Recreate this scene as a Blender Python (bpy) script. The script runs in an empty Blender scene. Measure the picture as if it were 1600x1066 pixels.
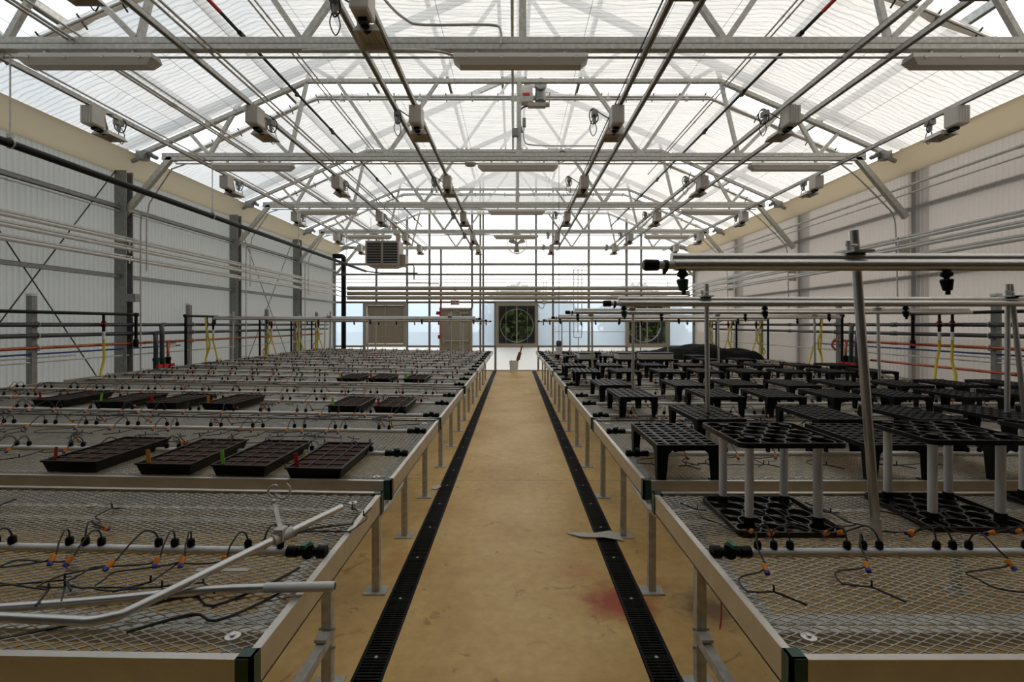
import bpy, math, random
from mathutils import Vector, Matrix
R = math.radians
random.seed(7)
SC = bpy.context.scene
COL = SC.collection

# ------------------------------------------------------------------ camera
F = 775.0                                   # focal length in pixels of a 1600 px wide frame
H = 1.57                                    # eye height
cd = bpy.data.cameras.new('camera'); cam = bpy.data.objects.new('camera', cd); COL.objects.link(cam)
cd.sensor_width = 36.0; cd.lens = F * 36.0 / 1600.0
cd.shift_x = -3 / 1600.0; cd.shift_y = -26 / 1600.0
cd.clip_start = 0.05; cd.clip_end = 500
cam.location = (0, 0, H); cam.rotation_euler = (R(90), 0, 0)
SC.camera = cam
# ------------------------------------------------------------------ sky and light
w = bpy.data.worlds.new('sky'); SC.world = w; w.use_nodes = True
nt = w.node_tree; nt.nodes.clear()
wo = nt.nodes.new('ShaderNodeOutputWorld'); bg = nt.nodes.new('ShaderNodeBackground')
tc = nt.nodes.new('ShaderNodeTexCoord'); nz = nt.nodes.new('ShaderNodeTexNoise'); cr = nt.nodes.new('ShaderNodeValToRGB')
nz.inputs['Scale'].default_value = 1.6; nz.inputs['Detail'].default_value = 3
cr.color_ramp.elements[0].position = .39; cr.color_ramp.elements[0].color = (.44, .54, .65, 1)
cr.color_ramp.elements[1].position = .48; cr.color_ramp.elements[1].color = (1.0, .965, .91, 1)
nt.links.new(tc.outputs['Generated'], nz.inputs['Vector']); nt.links.new(nz.outputs['Fac'], cr.inputs['Fac'])
nt.links.new(cr.outputs['Color'], bg.inputs['Color']); # the sky is brighter beyond the end wall, where the hidden sun stands
sp = nt.nodes.new('ShaderNodeSeparateXYZ'); nt.links.new(tc.outputs['Generated'], sp.inputs[0])
def wm(op, a, b_=None):
    q = nt.nodes.new('ShaderNodeMath'); q.operation = op
    for v, i in ((a, 0), (b_, 1)):
        if v is None: continue
        if isinstance(v, (int, float)): q.inputs[i].default_value = v
        else: nt.links.new(v, q.inputs[i])
    return q.outputs[0]
gy = wm('POWER', wm('MAXIMUM', sp.outputs[1], 0.0), 2.0)
nt.links.new(wm('ADD', wm('MULTIPLY', gy, 1.1), 1.0), bg.inputs['Strength'])
nt.links.new(wm('ADD', nz.outputs['Fac'], wm('MULTIPLY', sp.outputs[0], .20)), cr.inputs['Fac'])      # clear blue to the left, cloud to the right
nt.links.new(bg.outputs[0], wo.inputs[0])
SC.view_settings.view_transform = 'Standard'; SC.view_settings.look = 'None'
SC.view_settings.gamma = 1; SC.view_settings.use_curve_mapping = False
SC.view_settings.exposure = 0.88
try:
    SC.cycles.max_bounces = 8; SC.cycles.diffuse_bounces = 4; SC.cycles.glossy_bounces = 3
    SC.cycles.transmission_bounces = 5; SC.cycles.transparent_max_bounces = 16
    SC.cycles.caustics_reflective = False; SC.cycles.caustics_refractive = False
    SC.cycles.use_denoising = True
except Exception:
    pass

# ------------------------------------------------------------------ materials
def _base(name):
    m = bpy.data.materials.new(name); m.use_nodes = True
    return m, m.node_tree, m.node_tree.nodes['Principled BSDF']
def pm(name, col, rough=.5, metal=0.0, var=0.0, scale=8.0, bump=0.0, bscale=40.0, spec=None):
    m, n, b = _base(name)
    b.inputs['Base Color'].default_value = (*col, 1); b.inputs['Roughness'].default_value = rough
    b.inputs['Metallic'].default_value = metal
    if spec is not None: b.inputs['Specular IOR Level'].default_value = spec
    t = n.nodes.new('ShaderNodeTexCoord')
    if var > 0:
        z = n.nodes.new('ShaderNodeTexNoise'); z.inputs['Scale'].default_value = scale; z.inputs['Detail'].default_value = 4
        r = n.nodes.new('ShaderNodeValToRGB')
        r.color_ramp.elements[0].position = .3; r.color_ramp.elements[1].position = .7
        r.color_ramp.elements[0].color = (*[c * (1 - var) for c in col], 1)
        r.color_ramp.elements[1].color = (*[min(1, c * (1 + var)) for c in col], 1)
        n.links.new(t.outputs['Object'], z.inputs['Vector']); n.links.new(z.outputs['Fac'], r.inputs['Fac'])
        n.links.new(r.outputs['Color'], b.inputs['Base Color'])
    if bump > 0:
        z2 = n.nodes.new('ShaderNodeTexNoise'); z2.inputs['Scale'].default_value = bscale
        bp = n.nodes.new('ShaderNodeBump'); bp.inputs['Strength'].default_value = bump
        n.links.new(t.outputs['Object'], z2.inputs['Vector']); n.links.new(z2.outputs['Fac'], bp.inputs['Height'])
        n.links.new(bp.outputs['Normal'], b.inputs['Normal'])
    return m
def sheet(name, col, transp, transl, tcol=None, stretch=None, bump=0.0, dark=.0, pleats=False):
    """thin plastic sheet: part clear, part translucent, part diffuse"""
    m = bpy.data.materials.new(name); m.use_nodes = True; n = m.node_tree; n.nodes.clear()
    o = n.nodes.new('ShaderNodeOutputMaterial')
    tr = n.nodes.new('ShaderNodeBsdfTransparent'); tr.inputs[0].default_value = (*(tcol or col), 1)
    tl = n.nodes.new('ShaderNodeBsdfTranslucent'); tl.inputs[0].default_value = (*(tcol or col), 1)
    df = n.nodes.new('ShaderNodeBsdfDiffuse'); df.inputs[0].default_value = (*col, 1)
    m1 = n.nodes.new('ShaderNodeMixShader'); m1.inputs[0].default_value = transl
    m2 = n.nodes.new('ShaderNodeMixShader'); m2.inputs[0].default_value = transp
    n.links.new(df.outputs[0], m1.inputs[1]); n.links.new(tl.outputs[0], m1.inputs[2])
    n.links.new(m1.outputs[0], m2.inputs[1]); n.links.new(tr.outputs[0], m2.inputs[2])
    n.links.new(m2.outputs[0], o.inputs[0])
    if stretch:
        t = n.nodes.new('ShaderNodeTexCoord'); mp = n.nodes.new('ShaderNodeMapping')
        mp.inputs['Scale'].default_value = stretch
        z = n.nodes.new('ShaderNodeTexNoise'); z.inputs['Scale'].default_value = 1.0; z.inputs['Detail'].default_value = 5
        z.inputs['Distortion'].default_value = .6
        r = n.nodes.new('ShaderNodeMapRange')
        r.inputs[1].default_value = .35; r.inputs[2].default_value = .65
        r.inputs[3].default_value = max(0, transp - dark); r.inputs[4].default_value = min(1, transp + dark)
        n.links.new(t.outputs['Object'], mp.inputs[0]); n.links.new(mp.outputs[0], z.inputs['Vector'])
        n.links.new(z.outputs['Fac'], r.inputs[0]); n.links.new(r.outputs[0], m2.inputs[0])
        if pleats:      # narrow wavy pleat lines, darker in the sheet colour
            wv = n.nodes.new('ShaderNodeTexWave'); wv.bands_direction = 'Y'; wv.inputs['Scale'].default_value = 4.2
            wv.inputs['Distortion'].default_value = 6.0; wv.inputs['Detail'].default_value = 3; wv.inputs['Detail Scale'].default_value = .8
            n.links.new(t.outputs['Object'], wv.inputs['Vector'])
            c2 = n.nodes.new('ShaderNodeValToRGB'); c2.color_ramp.elements[0].position = .0; c2.color_ramp.elements[1].position = .22
            c2.color_ramp.elements[0].color = (*[v * .72 for v in tcol], 1); c2.color_ramp.elements[1].color = (*tcol, 1)
            n.links.new(wv.outputs['Fac'], c2.inputs['Fac']); n.links.new(c2.outputs['Color'], tl.inputs[0]); n.links.new(c2.outputs['Color'], tr.inputs[0])
        if bump:
            bp = n.nodes.new('ShaderNodeBump'); bp.inputs['Strength'].default_value = bump; bp.inputs['Distance'].default_value = .03
            n.links.new(z.outputs['Fac'], bp.inputs['Height'])
            n.links.new(bp.outputs[0], tl.inputs['Normal']); n.links.new(bp.outputs[0], df.inputs['Normal'])
    return m
M = {}
M['galv'] = pm('galvanised steel', (.56, .545, .50), .5, .35, .18, 25)
M['galv_dark'] = pm('grey steel', (.27, .27, .255), .5, .3, .15, 20)
M['alu'] = pm('aluminium rail', (.58, .55, .50), .38, .75, .08, 12)
M['alu_tube'] = pm('aluminium tube', (.62, .60, .57), .3, .85, .06, 10)
M['mesh'] = pm('galvanised expanded metal', (.38, .365, .32), .40, .65, .2, 30)
M['green'] = pm('dark green plastic', (.005, .05, .035), .4)
M['greenh'] = pm('green handle plastic', (.01, .13, .06), .4)
M['black'] = pm('black plastic', (.004, .004, .004), .45, spec=.2)
M['blackgl'] = pm('glossy black plastic', (.006, .006, .006), .34, spec=.42)
M['blackrub'] = pm('black rubber tube', (.012, .012, .012), .55)
M['dkpipe'] = pm('dark grey pvc', (.045, .047, .05), .4)
M['pvc'] = pm('white pvc', (.72, .71, .70), .35)
M['whitepipe'] = pm('white painted heating pipe', (.70, .68, .64), .4)

M['ltgrey'] = pm('light grey enamel', (.60, .56, .50), .45, 0, .04, 6)
M['diff'] = pm('prismatic diffuser', (.60, .56, .50), .4)
M['tan'] = pm('tan enamel', (.34, .28, .20), .5)
M['heater'] = pm('heater enamel', (.45, .40, .34), .5)
M['door'] = pm('grey door paint', (.36, .335, .285), .5, 0, .03, 3)
M['frame'] = pm('grey frame paint', (.42, .40, .35), .5)
M['louv'] = pm('tan grey louvre', (.36, .31, .25), .5)
M['dark'] = pm('dark metal', (.03, .03, .03), .5)
M['red'] = pm('red plastic', (.55, .01, .01), .4)
M['copper'] = pm('copper pipe', (.42, .11, .05), .38, .75, .25, 6)
M['blue'] = pm('blue pex pipe', (.02, .08, .35), .4)
M['bluec'] = pm('blue connector', (.02, .02, .28), .4)
M['yellow'] = pm('yellow hose', (.62, .47, .015), .45)
M['orange'] = pm('orange connector', (.75, .23, .01), .45)
M['soil'] = pm('dark potting soil', (.050, .019, .009), .95, 0, .6, 90, .8, 160)
M['tagred'] = pm('red tag', (.55, .012, .008), .5)
M['tagorange'] = pm('orange tag', (.75, .32, .01), .5)
M['taggreen'] = pm('lime green tag', (.22, .65, .02), .5)
M['tagyellow'] = pm('yellow tag', (.75, .55, .02), .5)
M['foam'] = pm('white foam', (.62, .57, .50), .7, 0, .1, 40)
M['paper'] = pm('white paper', (.62, .58, .50), .8)
M['wood'] = pm('brown wood', (.17, .055, .02), .6, 0, .3, 12)
M['bristle'] = pm('brown bristles', (.10, .035, .015), .9, 0, .3, 80)
M['white'] = pm('white paint', (.72, .72, .72), .5)
M['leaf'] = pm('tree leaves', (.07, .12, .02), .6, 0, .5, 4)
M['bark'] = pm('tree bark', (.06, .04, .03), .9, 0, .3, 9)
M['kerb'] = pm('dark light block kerb', (.16, .15, .13), .8, 0, .2, 3)
M['ground'] = pm('outside gravel', (.30, .31, .28), .9, 0, .2, 1.5)
M['heatpipe'] = pm('painted steel heating pipe', (.42, .38, .32), .45)
M['cloth'] = pm('black shade cloth', (.004, .004, .004), .8, 0, 0, 5, .4, 30, spec=.15)
M['wall_front'] = pm('dark wall behind camera', (.045, .04, .034), .8)
M['roof'] = sheet('clear roof glazing', (.9, .93, .95), .84, .6, (.96, .97, .98))
M['curtain'] = sheet('woven shade curtain', (.70, .67, .62), .15, .66, (.83, .80, .76), (1.6, 30.0, 1.6), .8, .07, True)
M['gather'] = sheet('gathered shade fabric', (.66, .62, .55), .04, .5, (.9, .86, .8))
M['poly_l'] = sheet('corrugated polycarbonate left', (.46, .44, .395), .0, .38, (.64, .60, .53))
M['cream'] = sheet('cream eave liner', (.72, .63, .47), .0, .22, (.75, .62, .42))
M['poly_r'] = sheet('corrugated polycarbonate right', (.42, .39, .36), .07, .34, (.49, .45, .42))
M['poly_w'] = sheet('clear white end sheet', (.80, .81, .82), .35, .85, (.84, .85, .87))
M['poly_b'] = sheet('end sheet with painted sky blue', (.70, .77, .84), .12, .85, (.60, .70, .80))  # blue of the sky behind, painted into the tint of this row
M['poly_f'] = sheet('frosted end sheet', (.85, .83, .80), .06, .85, (.95, .92, .88))

def concrete():
    m, n, b = _base('stained tan concrete')
    t = n.nodes.new('ShaderNodeTexCoord')
    def noise(s, d=6, dist=0, rough=.6):
        z = n.nodes.new('ShaderNodeTexNoise'); z.inputs['Scale'].default_value = s; z.inputs['Detail'].default_value = d
        z.inputs['Distortion'].default_value = dist; z.inputs['Roughness'].default_value = rough
        n.links.new(t.outputs['Object'], z.inputs['Vector']); return z.outputs['Fac']
    def ramp(f, stops):
        r = n.nodes.new('ShaderNodeValToRGB'); r.color_ramp.elements[0].position = stops[0][0]; r.color_ramp.elements[0].color = (*stops[0][1], 1)
        r.color_ramp.elements[1].position = stops[-1][0]; r.color_ramp.elements[1].color = (*stops[-1][1], 1)
        for p, c in stops[1:-1]:
            e = r.color_ramp.elements.new(p); e.color = (*c, 1)
        n.links.new(f, r.inputs['Fac']); return r.outputs['Color']
    def mix(f, a, c, mode='MIX'):
        x = n.nodes.new('ShaderNodeMix'); x.data_type = 'RGBA'; x.blend_type = mode
        if isinstance(f, (int, float)): x.inputs[0].default_value = f
        else: n.links.new(f, x.inputs[0])
        for v, s in ((a, 6), (c, 7)):
            if isinstance(v, tuple): x.inputs[s].default_value = (*v, 1)
            else: n.links.new(v, x.inputs[s])
        return x.outputs[2]
    base = ramp(noise(1.1, 8, .5), [(.25, (.56, .315, .085)), (.5, (.74, .47, .16)), (.75, (.86, .61, .26))])
    fine = ramp(noise(14, 8), [(.3, (.80, .78, .74)), (.7, (1.0, 1.0, 1.0))])
    col = mix(1.0, base, fine, 'MULTIPLY')
    spots = ramp(noise(5.0, 3, 1.5), [(.30, (.55, .45, .33)), (.36, (1, 1, 1))])
    col = mix(.7, col, spots, 'MULTIPLY')
    sx = n.nodes.new('ShaderNodeSeparateXYZ'); n.links.new(t.outputs['Object'], sx.inputs[0])
    def math_(op, a, c=None):
        q = n.nodes.new('ShaderNodeMath'); q.operation = op
        for v, i in ((a, 0), (c, 1)):
            if v is None: continue
            if isinstance(v, (int, float)): q.inputs[i].default_value = v
            else: n.links.new(v, q.inputs[i])
        return q.outputs[0]
    nzo = noise(9, 5, .5)
    def blob(cx, cy, rx, ry, color, amount, col):
        dx = math_('DIVIDE', math_('SUBTRACT', sx.outputs[0], cx), rx); dy = math_('DIVIDE', math_('SUBTRACT', sx.outputs[1], cy), ry)
        d = math_('SQRT', math_('ADD', math_('MULTIPLY', dx, dx), math_('MULTIPLY', dy, dy)))
        d = math_('ADD', d, math_('MULTIPLY', math_('SUBTRACT', nzo, .5), 1.2))
        f = ramp(d, [(.25, (amount,) * 3), (1.0, (0, 0, 0))])
        return mix(f, col, color)
    col = blob(.58, 2.80, .26, .24, (.42, .03, .015), .85, col)
    col = blob(.85, 3.0, .16, .15, (.42, .05, .03), .35, col)
    col = blob(1.08, 2.75, .22, .22, (.10, .055, .03), .8, col)
    col = blob(.42, 3.15, .18, .18, (.50, .10, .04), .30, col)
    col = blob(-.78, 3.35, .10, .3, (.50, .14, .06), .30, col)
    for jy in (4.99, 11.0):
        d = math_('ABSOLUTE', math_('SUBTRACT', sx.outputs[1], jy))
        f = math_('LESS_THAN', d, .006)
        col = mix(math_('MULTIPLY', f, .6), col, (.15, .08, .04))
    n.links.new(col, b.inputs['Base Color'])
    b.inputs['Roughness'].default_value = .5; b.inputs['Specular IOR Level'].default_value = .5
    bp = n.nodes.new('ShaderNodeBump'); bp.inputs['Strength'].default_value = .12
    n.links.new(noise(30, 6), bp.inputs['Height']); n.links.new(bp.outputs[0], b.inputs['Normal'])
    return m
M['floor'] = concrete()

# ------------------------------------------------------------------ mesh builder
class MB:
    def __init__(s): s.v = []; s.f = []; s.mi = []
    def _add(s, vs, fs, m=0):
        o = len(s.v); s.v += [tuple(v) for v in vs]
        s.f += [tuple(i + o for i in f) for f in fs]; s.mi += [m] * len(fs); return s
    def box(s, x0, y0, z0, x1, y1, z1, m=0):
        x0, x1 = min(x0, x1), max(x0, x1); y0, y1 = min(y0, y1), max(y0, y1); z0, z1 = min(z0, z1), max(z0, z1)
        return s._add([(x0, y0, z0), (x1, y0, z0), (x1, y1, z0), (x0, y1, z0), (x0, y0, z1), (x1, y0, z1), (x1, y1, z1), (x0, y1, z1)],
                      [(0, 3, 2, 1), (4, 5, 6, 7), (0, 1, 5, 4), (1, 2, 6, 5), (2, 3, 7, 6), (3, 0, 4, 7)], m)
    def cbox(s, c, d, m=0):
        return s.box(c[0] - d[0] / 2, c[1] - d[1] / 2, c[2] - d[2] / 2, c[0] + d[0] / 2, c[1] + d[1] / 2, c[2] + d[2] / 2, m)
    def hexa(s, lo, hi, m=0):      # two matching 4-corner loops
        return s._add(list(lo) + list(hi), [(0, 3, 2, 1), (4, 5, 6, 7), (0, 1, 5, 4), (1, 2, 6, 5), (2, 3, 7, 6), (3, 0, 4, 7)], m)
    def bar(s, p0, p1, wd, ht, m=0, up=(0, 0, 1)):
        p0 = Vector(p0); p1 = Vector(p1); d = (p1 - p0).normalized(); u = Vector(up)
        if abs(d.dot(u)) > .99: u = Vector((0, 1, 0))
        sd = d.cross(u).normalized() * wd / 2; uu = sd.cross(d).normalized() * ht / 2
        return s.hexa([p0 - sd - uu, p0 + sd - uu, p0 + sd + uu, p0 - sd + uu], [p1 - sd - uu, p1 + sd - uu, p1 + sd + uu, p1 - sd + uu], m)
    def channel(s, p0, p1, wd=.041, ht=.041, m=0):      # open U strut
        p0 = Vector(p0); p1 = Vector(p1); d = (p1 - p0).normalized(); sd = d.cross(Vector((0, 0, 1))).normalized()
        t = .005
        s.bar(p0 + Vector((0, 0, ht / 2 - t / 2)), p1 + Vector((0, 0, ht / 2 - t / 2)), wd, t, m)
        for q in (-1, 1):
            o = sd * q * (wd / 2 - t / 2); s.bar(p0 + o, p1 + o, t, ht, m)
            o2 = sd * q * (wd / 2 - .007) - Vector((0, 0, ht / 2 - t / 2)); s.bar(p0 + o2, p1 + o2, .013, t, m)
        return s
    def tube(s, pts, r, n=8, m=0, cap=True):
        pts = [Vector(p) for p in pts]; rs = r if isinstance(r, (list, tuple)) else [r] * len(pts)
        o = len(s.v); prev = None
        for i, p in enumerate(pts):
            a = pts[max(i - 1, 0)]; b = pts[min(i + 1, len(pts) - 1)]; d = (b - a)
            d = d.normalized() if d.length > 1e-9 else Vector((0, 0, 1))
            if prev is None:
                u = Vector((0, 0, 1)) if abs(d.z) < .9 else Vector((1, 0, 0))
                sd = d.cross(u).normalized()
            else:
                sd = (prev - d * prev.dot(d)).normalized()
            prev = sd; uu = d.cross(sd)
            for k in range(n):
                an = 2 * math.pi * k / n
                s.v.append(tuple(p + (sd * math.cos(an) + uu * math.sin(an)) * rs[i]))
        for i in range(len(pts) - 1):
            for k in range(n):
                s.f.append((o + i * n + k, o + i * n + (k + 1) % n, o + (i + 1) * n + (k + 1) % n, o + (i + 1) * n + k)); s.mi.append(m)
        if cap:
            s.f.append(tuple(o + k for k in range(n))[::-1]); s.mi.append(m)
            s.f.append(tuple(o + (len(pts) - 1) * n + k for k in range(n))); s.mi.append(m)
        return s
    def lathe(s, prof, c=(0, 0, 0), n=16, m=0, axis='z'):
        o = len(s.v); c = Vector(c)
        for (r, z) in prof:
            for k in range(n):
                a = 2 * math.pi * k / n; x, y = r * math.cos(a), r * math.sin(a)
                q = {'z': (x, y, z), 'y': (x, z, y), 'x': (z, x, y)}[axis]
                s.v.append(tuple(c + Vector(q)))
        for i in range(len(prof) - 1):
            for k in range(n):
                s.f.append((o + i * n + k, o + i * n + (k + 1) % n, o + (i + 1) * n + (k + 1) % n, o + (i + 1) * n + k)); s.mi.append(m)
        return s
    def build(s, name, mats, parent=None, org=None):
        if not isinstance(mats, (list, tuple)): mats = [mats]
        o3 = Vector(org) if org is not None else Vector((0, 0, 0))
        if parent is not None:
            q = parent
            while q.parent: q = q.parent
            o3 = q.location.copy()
        me = bpy.data.meshes.new(name)
        me.from_pydata([(x - o3.x, y - o3.y, z - o3.z) for x, y, z in s.v], [], s.f)
        for mm in mats: me.materials.append(mm)
        if len(mats) > 1: me.polygons.foreach_set('material_index', s.mi)
        me.polygons.foreach_set('use_smooth', [True] * len(me.polygons))
        try: me.set_sharp_from_angle(angle=R(38))
        except Exception: pass
        me.update()
        ob = bpy.data.objects.new(name, me); COL.objects.link(ob)
        if parent is not None: ob.parent = parent
        else: ob.location = o3
        return ob
def arc(c, r, a0, a1, n, pl='xz'):
    out = []
    for i in range(n + 1):
        a = R(a0 + (a1 - a0) * i / n); x, y = r * math.cos(a), r * math.sin(a)
        out.append({'xz': (c[0] + x, c[1], c[2] + y), 'yz': (c[0], c[1] + x, c[2] + y), 'xy': (c[0] + x, c[1] + y, c[2])}[pl])
    return out
def smooth_path(pts, k=4):
    pts = [Vector(p) for p in pts]; out = []
    for i in range(len(pts) - 1):
        p0 = pts[max(i - 1, 0)]; p1 = pts[i]; p2 = pts[i + 1]; p3 = pts[min(i + 2, len(pts) - 1)]
        for j in range(k):
            t = j / k
            out.append(.5 * ((2 * p1) + (-p0 + p2) * t + (2 * p0 - 5 * p1 + 4 * p2 - p3) * t * t + (-p0 + 3 * p1 - 3 * p2 + p3) * t ** 3))
    out.append(pts[-1]); return out
def tag(o, label, cat, group=None):
    o['label'] = label; o['category'] = cat
    if group: o['group'] = group
    return o
def thing(name, label, cat, loc=(0, 0, 0), group=None, rz=0):
    o = bpy.data.objects.new(name, None); COL.objects.link(o); o.location = loc; o.rotation_euler = (0, 0, rz)
    return tag(o, label, cat, group)
def struct(o, label=None):
    o['kind'] = 'structure'
    if label: o['label'] = label
    return o
def kids(o):
    return [c for c in bpy.data.objects if c.parent is o]
def tree_of(o):
    return [(c, tree_of(c)) for c in kids(o)]
def dup(o, tree, parent=None):
    c = o.copy(); COL.objects.link(c)
    if parent is not None: c.parent = parent
    for ch, sub in tree: dup(ch, sub, c)
    return c
ORD = ['nearest', 'second', 'third', 'fourth', 'fifth', 'sixth', 'seventh', 'eighth', 'ninth', 'tenth', 'eleventh', 'twelfth']
def nth(i): return ORD[i] if i < len(ORD) else f'{i + 1}th'
def side(s): return 'left' if s < 0 else 'right'

TR = [4.53 + 3.035 * i for i in range(5)]          # truss planes
YB = 16.72                                          # end wall
YF = -.45                                           # unseen wall, set close behind the camera to darken the foreground
XW = 6.07
CH = 4.15                                           # bottom chord height
def slope(x): return 4.18 + .437 * (5.67 - abs(x))
FLAT = 5.28; XB = 3.15

# ------------------------------------------------------------------ setting
b = MB()
for x0, x1 in ((-6.4, -.72), (-.58, .60), (.745, 6.4)):
    b._add([(x0, YF, 0), (x1, YF, 0), (x1, YB + .1, 0), (x0, YB + .1, 0)], [(0, 1, 2, 3)])
struct(b.build('floor', M['floor']), 'tan stained concrete floor')
for i, (x0, x1) in enumerate(((-.72, -.58), (.60, .745))):
    b = MB(); b.box(x0, YF, -.10, x1, YB, -.09); b.box(x0 - .004, YF, -.1, x0, YB, -.0005); b.box(x1, YF, -.1, x1 + .004, YB, -.0005)
    struct(b.build(f'trim_{i + 1}', M['dark']), f'{side(-1 if i == 0 else 1)} drain channel sunk in the floor')
b = MB(); b._add([(-60, -20, -.3), (60, -20, -.3), (60, 120, -.3), (-60, 120, -.3)], [(0, 1, 2, 3)])
struct(b.build('ground', M['ground']), 'pale ground outside')
def corrugated(s, mat, name):
    b = MB(); n = int((YB - YF) / .0385); zs = (0, .9, 1.8, 2.7, 3.95); vs = []; fs = []
    for i in range(n * 2 + 1):
        y = YF + i * .01925; a = .010 * math.sin(i * math.pi / 2)
        for z in zs: vs.append((s * (XW + a), y, z))
    k = len(zs)
    for i in range(n * 2):
        for j in range(k - 1):
            a = i * k + j; fs.append((a, a + k, a + k + 1, a + 1))
    b._add(vs, fs); return struct(b.build(name, mat))
corrugated(-1, M['poly_l'], 'wall_left'); corrugated(1, M['poly_r'], 'wall_right')
for s in (-1, 1):      # unseen dark kerb, raised to block light reaching under the benches
    b = MB(); b.box(s * 6.04, YF, 0, s * 6.3, YB, .74)
    struct(b.build(f'light_block_kerb_{side(s)}', M['kerb']))
# roof glazing and the wall behind
RZ = 7.02
b = MB()
for s in (-1, 1):
    b._add([(s * 6.35, YF, 4.26), (0, YF, RZ), (0, YB + .1, RZ), (s * 6.35, YB + .1, 4.26)], [(0, 1, 2, 3) if s < 0 else (3, 2, 1, 0)])
struct(b.build('ceiling', M['roof']), 'clear glazed gable roof')
b = MB(); b._add([(-6.3, YF, 0), (6.3, YF, 0), (6.3, YF, 4.26), (0, YF, RZ), (-6.3, YF, 4.26)], [(0, 1, 2, 3, 4)])
struct(b.build('wall_front', M['wall_front']))
# cream eave liners
for s in (-1, 1):
    b = MB(); pr = [(6.085, 3.89), (6.05, 3.885), (6.02, 3.90), (5.95, 3.935), (5.86, 3.99), (5.77, 4.05), (5.70, 4.115), (5.69, 4.14), (5.73, 4.15)]
    ys = [YF, 4.5, 7.54, 10.6, 13.64, YB]
    for k in range(5):
        y0, y1 = ys[k], ys[k + 1]; n = len(pr)
        vs = [(s * x, y0, z) for x, z in pr] + [(s * x, y1, z) for x, z in pr]
        b._add(vs, [(j, j + 1, n + j + 1, n + j) for j in range(n - 1)])
    struct(b.build(f'trim_{3 if s < 0 else 4}', M['cream']), f'cream eave liner along the {side(s)} wall')
# end wall -----------------------------------------------------------
def PX(px): return (px - 803) / 46.5
def PZ(py): return H + (507 - py) / 46.5
holes = {'shutter': (569, 636, 472, 542), 'door': (687, 738, 481, 582), 'fan1': (774, 841, 473, 542), 'fan2': (977, 1045, 473, 542)}
xs = [521, 545, 569, 588, 636, 671, 687, 738, 752.5, 774, 841, 864, 920, 977, 1002, 1045, 1086]
zs = [580, 542, 473, 429, 413, 387]
b = MB()
def inhole(xc, yc):
    return any(a < xc < c and d < yc < e for a, c, d, e in holes.values())
for i in range(len(xs) - 1):
    for j in range(len(zs) - 1):
        xc = (xs[i] + xs[i + 1]) / 2; yc = (zs[j] + zs[j + 1]) / 2
        if inhole(xc, yc): continue
        if 687 <= xs[i] < 738 and j == 1:
            b._add([(PX(xs[i]), YB, PZ(481)), (PX(xs[i + 1]), YB, PZ(481)), (PX(xs[i + 1]), YB, PZ(473)), (PX(xs[i]), YB, PZ(473))], [(0, 1, 2, 3)], 1); continue
        m = 2 if j == 0 else (1 if j == 1 else 0)
        b._add([(PX(xs[i]), YB, PZ(zs[j])), (PX(xs[i + 1]), YB, PZ(zs[j])), (PX(xs[i + 1]), YB, PZ(zs[j + 1])), (PX(xs[i]), YB, PZ(zs[j + 1]))], [(0, 1, 2, 3)], m)
zt = PZ(387)
b._add([(-6.08, YB, zt), (6.08, YB, zt), (6.08, YB, 4.3), (0, YB, RZ), (-6.08, YB, 4.3)], [(0, 1, 2, 3, 4)], 0)
b.box(-6.08, YB - .04, 0, 6.08, YB + .02, .02, 3)
struct(b.build('wall_back', [M['poly_w'], M['poly_b'], M['poly_f'], M['galv']]))
ti = 5
def trim(mb, label, mat='galv_dark'):
    global ti
    struct(mb.build(f'trim_{ti}', M[mat]), label); ti += 1
def gable(x): return min(RZ - .437 * abs(x) - .06, 4.26 + .437 * (6.35 - abs(x)) - .05)
for x, wd, z0, z1 in ((521, .12, 0, None), (588, .05, PZ(472), None), (569, .06, 0, PZ(472)), (636, .055, 0, None), (671, .055, 0, None), (689, .05, PZ(481), PZ(387)),
                  (737.5, .055, PZ(481), None), (750.5, .05, 0, None), (755, .05, 0, None), (774, .06, 0, PZ(472)), (837.5, .055, PZ(472), None), (841, .05, 0, PZ(541)), (864, .05, 0, None),
                  (920, .055, 0, None), (979, .06, 0, None), (1002, .05, PZ(472), None), (1045, .06, 0, PZ(472)), (1086, .12, 0, None)):
    X = PX(x); mb = MB(); wd *= 1.25; mb.box(X - wd / 2, YB - .07, z0, X + wd / 2, YB - .005, z1 or gable(X))
    trim(mb, 'galvanised upright of the end wall')
for y, ht in ((541.5, .065), (472.5, .065), (429, .06), (580, .07), (413, .075), (387, .09)):
    spans = [(521, 1086)]
    if y == 541.5: spans = [(521, 569), (636, 687), (738, 774), (774, 841), (841, 977), (977, 1045), (1045, 1086)]
    if y == 580: spans = [(521, 687), (738, 1086)]
    mb = MB()
    for a, c in spans: mb.box(PX(a), YB - .06, PZ(y) - ht / 2, PX(c), YB - .008, PZ(y) + ht / 2)
    trim(mb, 'galvanised cross rail of the end wall')
mb = MB()
for s in (-1, 1): mb.bar((s * 6.1, YB - .06, 4.18), (0, YB - .06, RZ - .12), .06, .09)
trim(mb, 'sloping top rail of the end wall')
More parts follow.
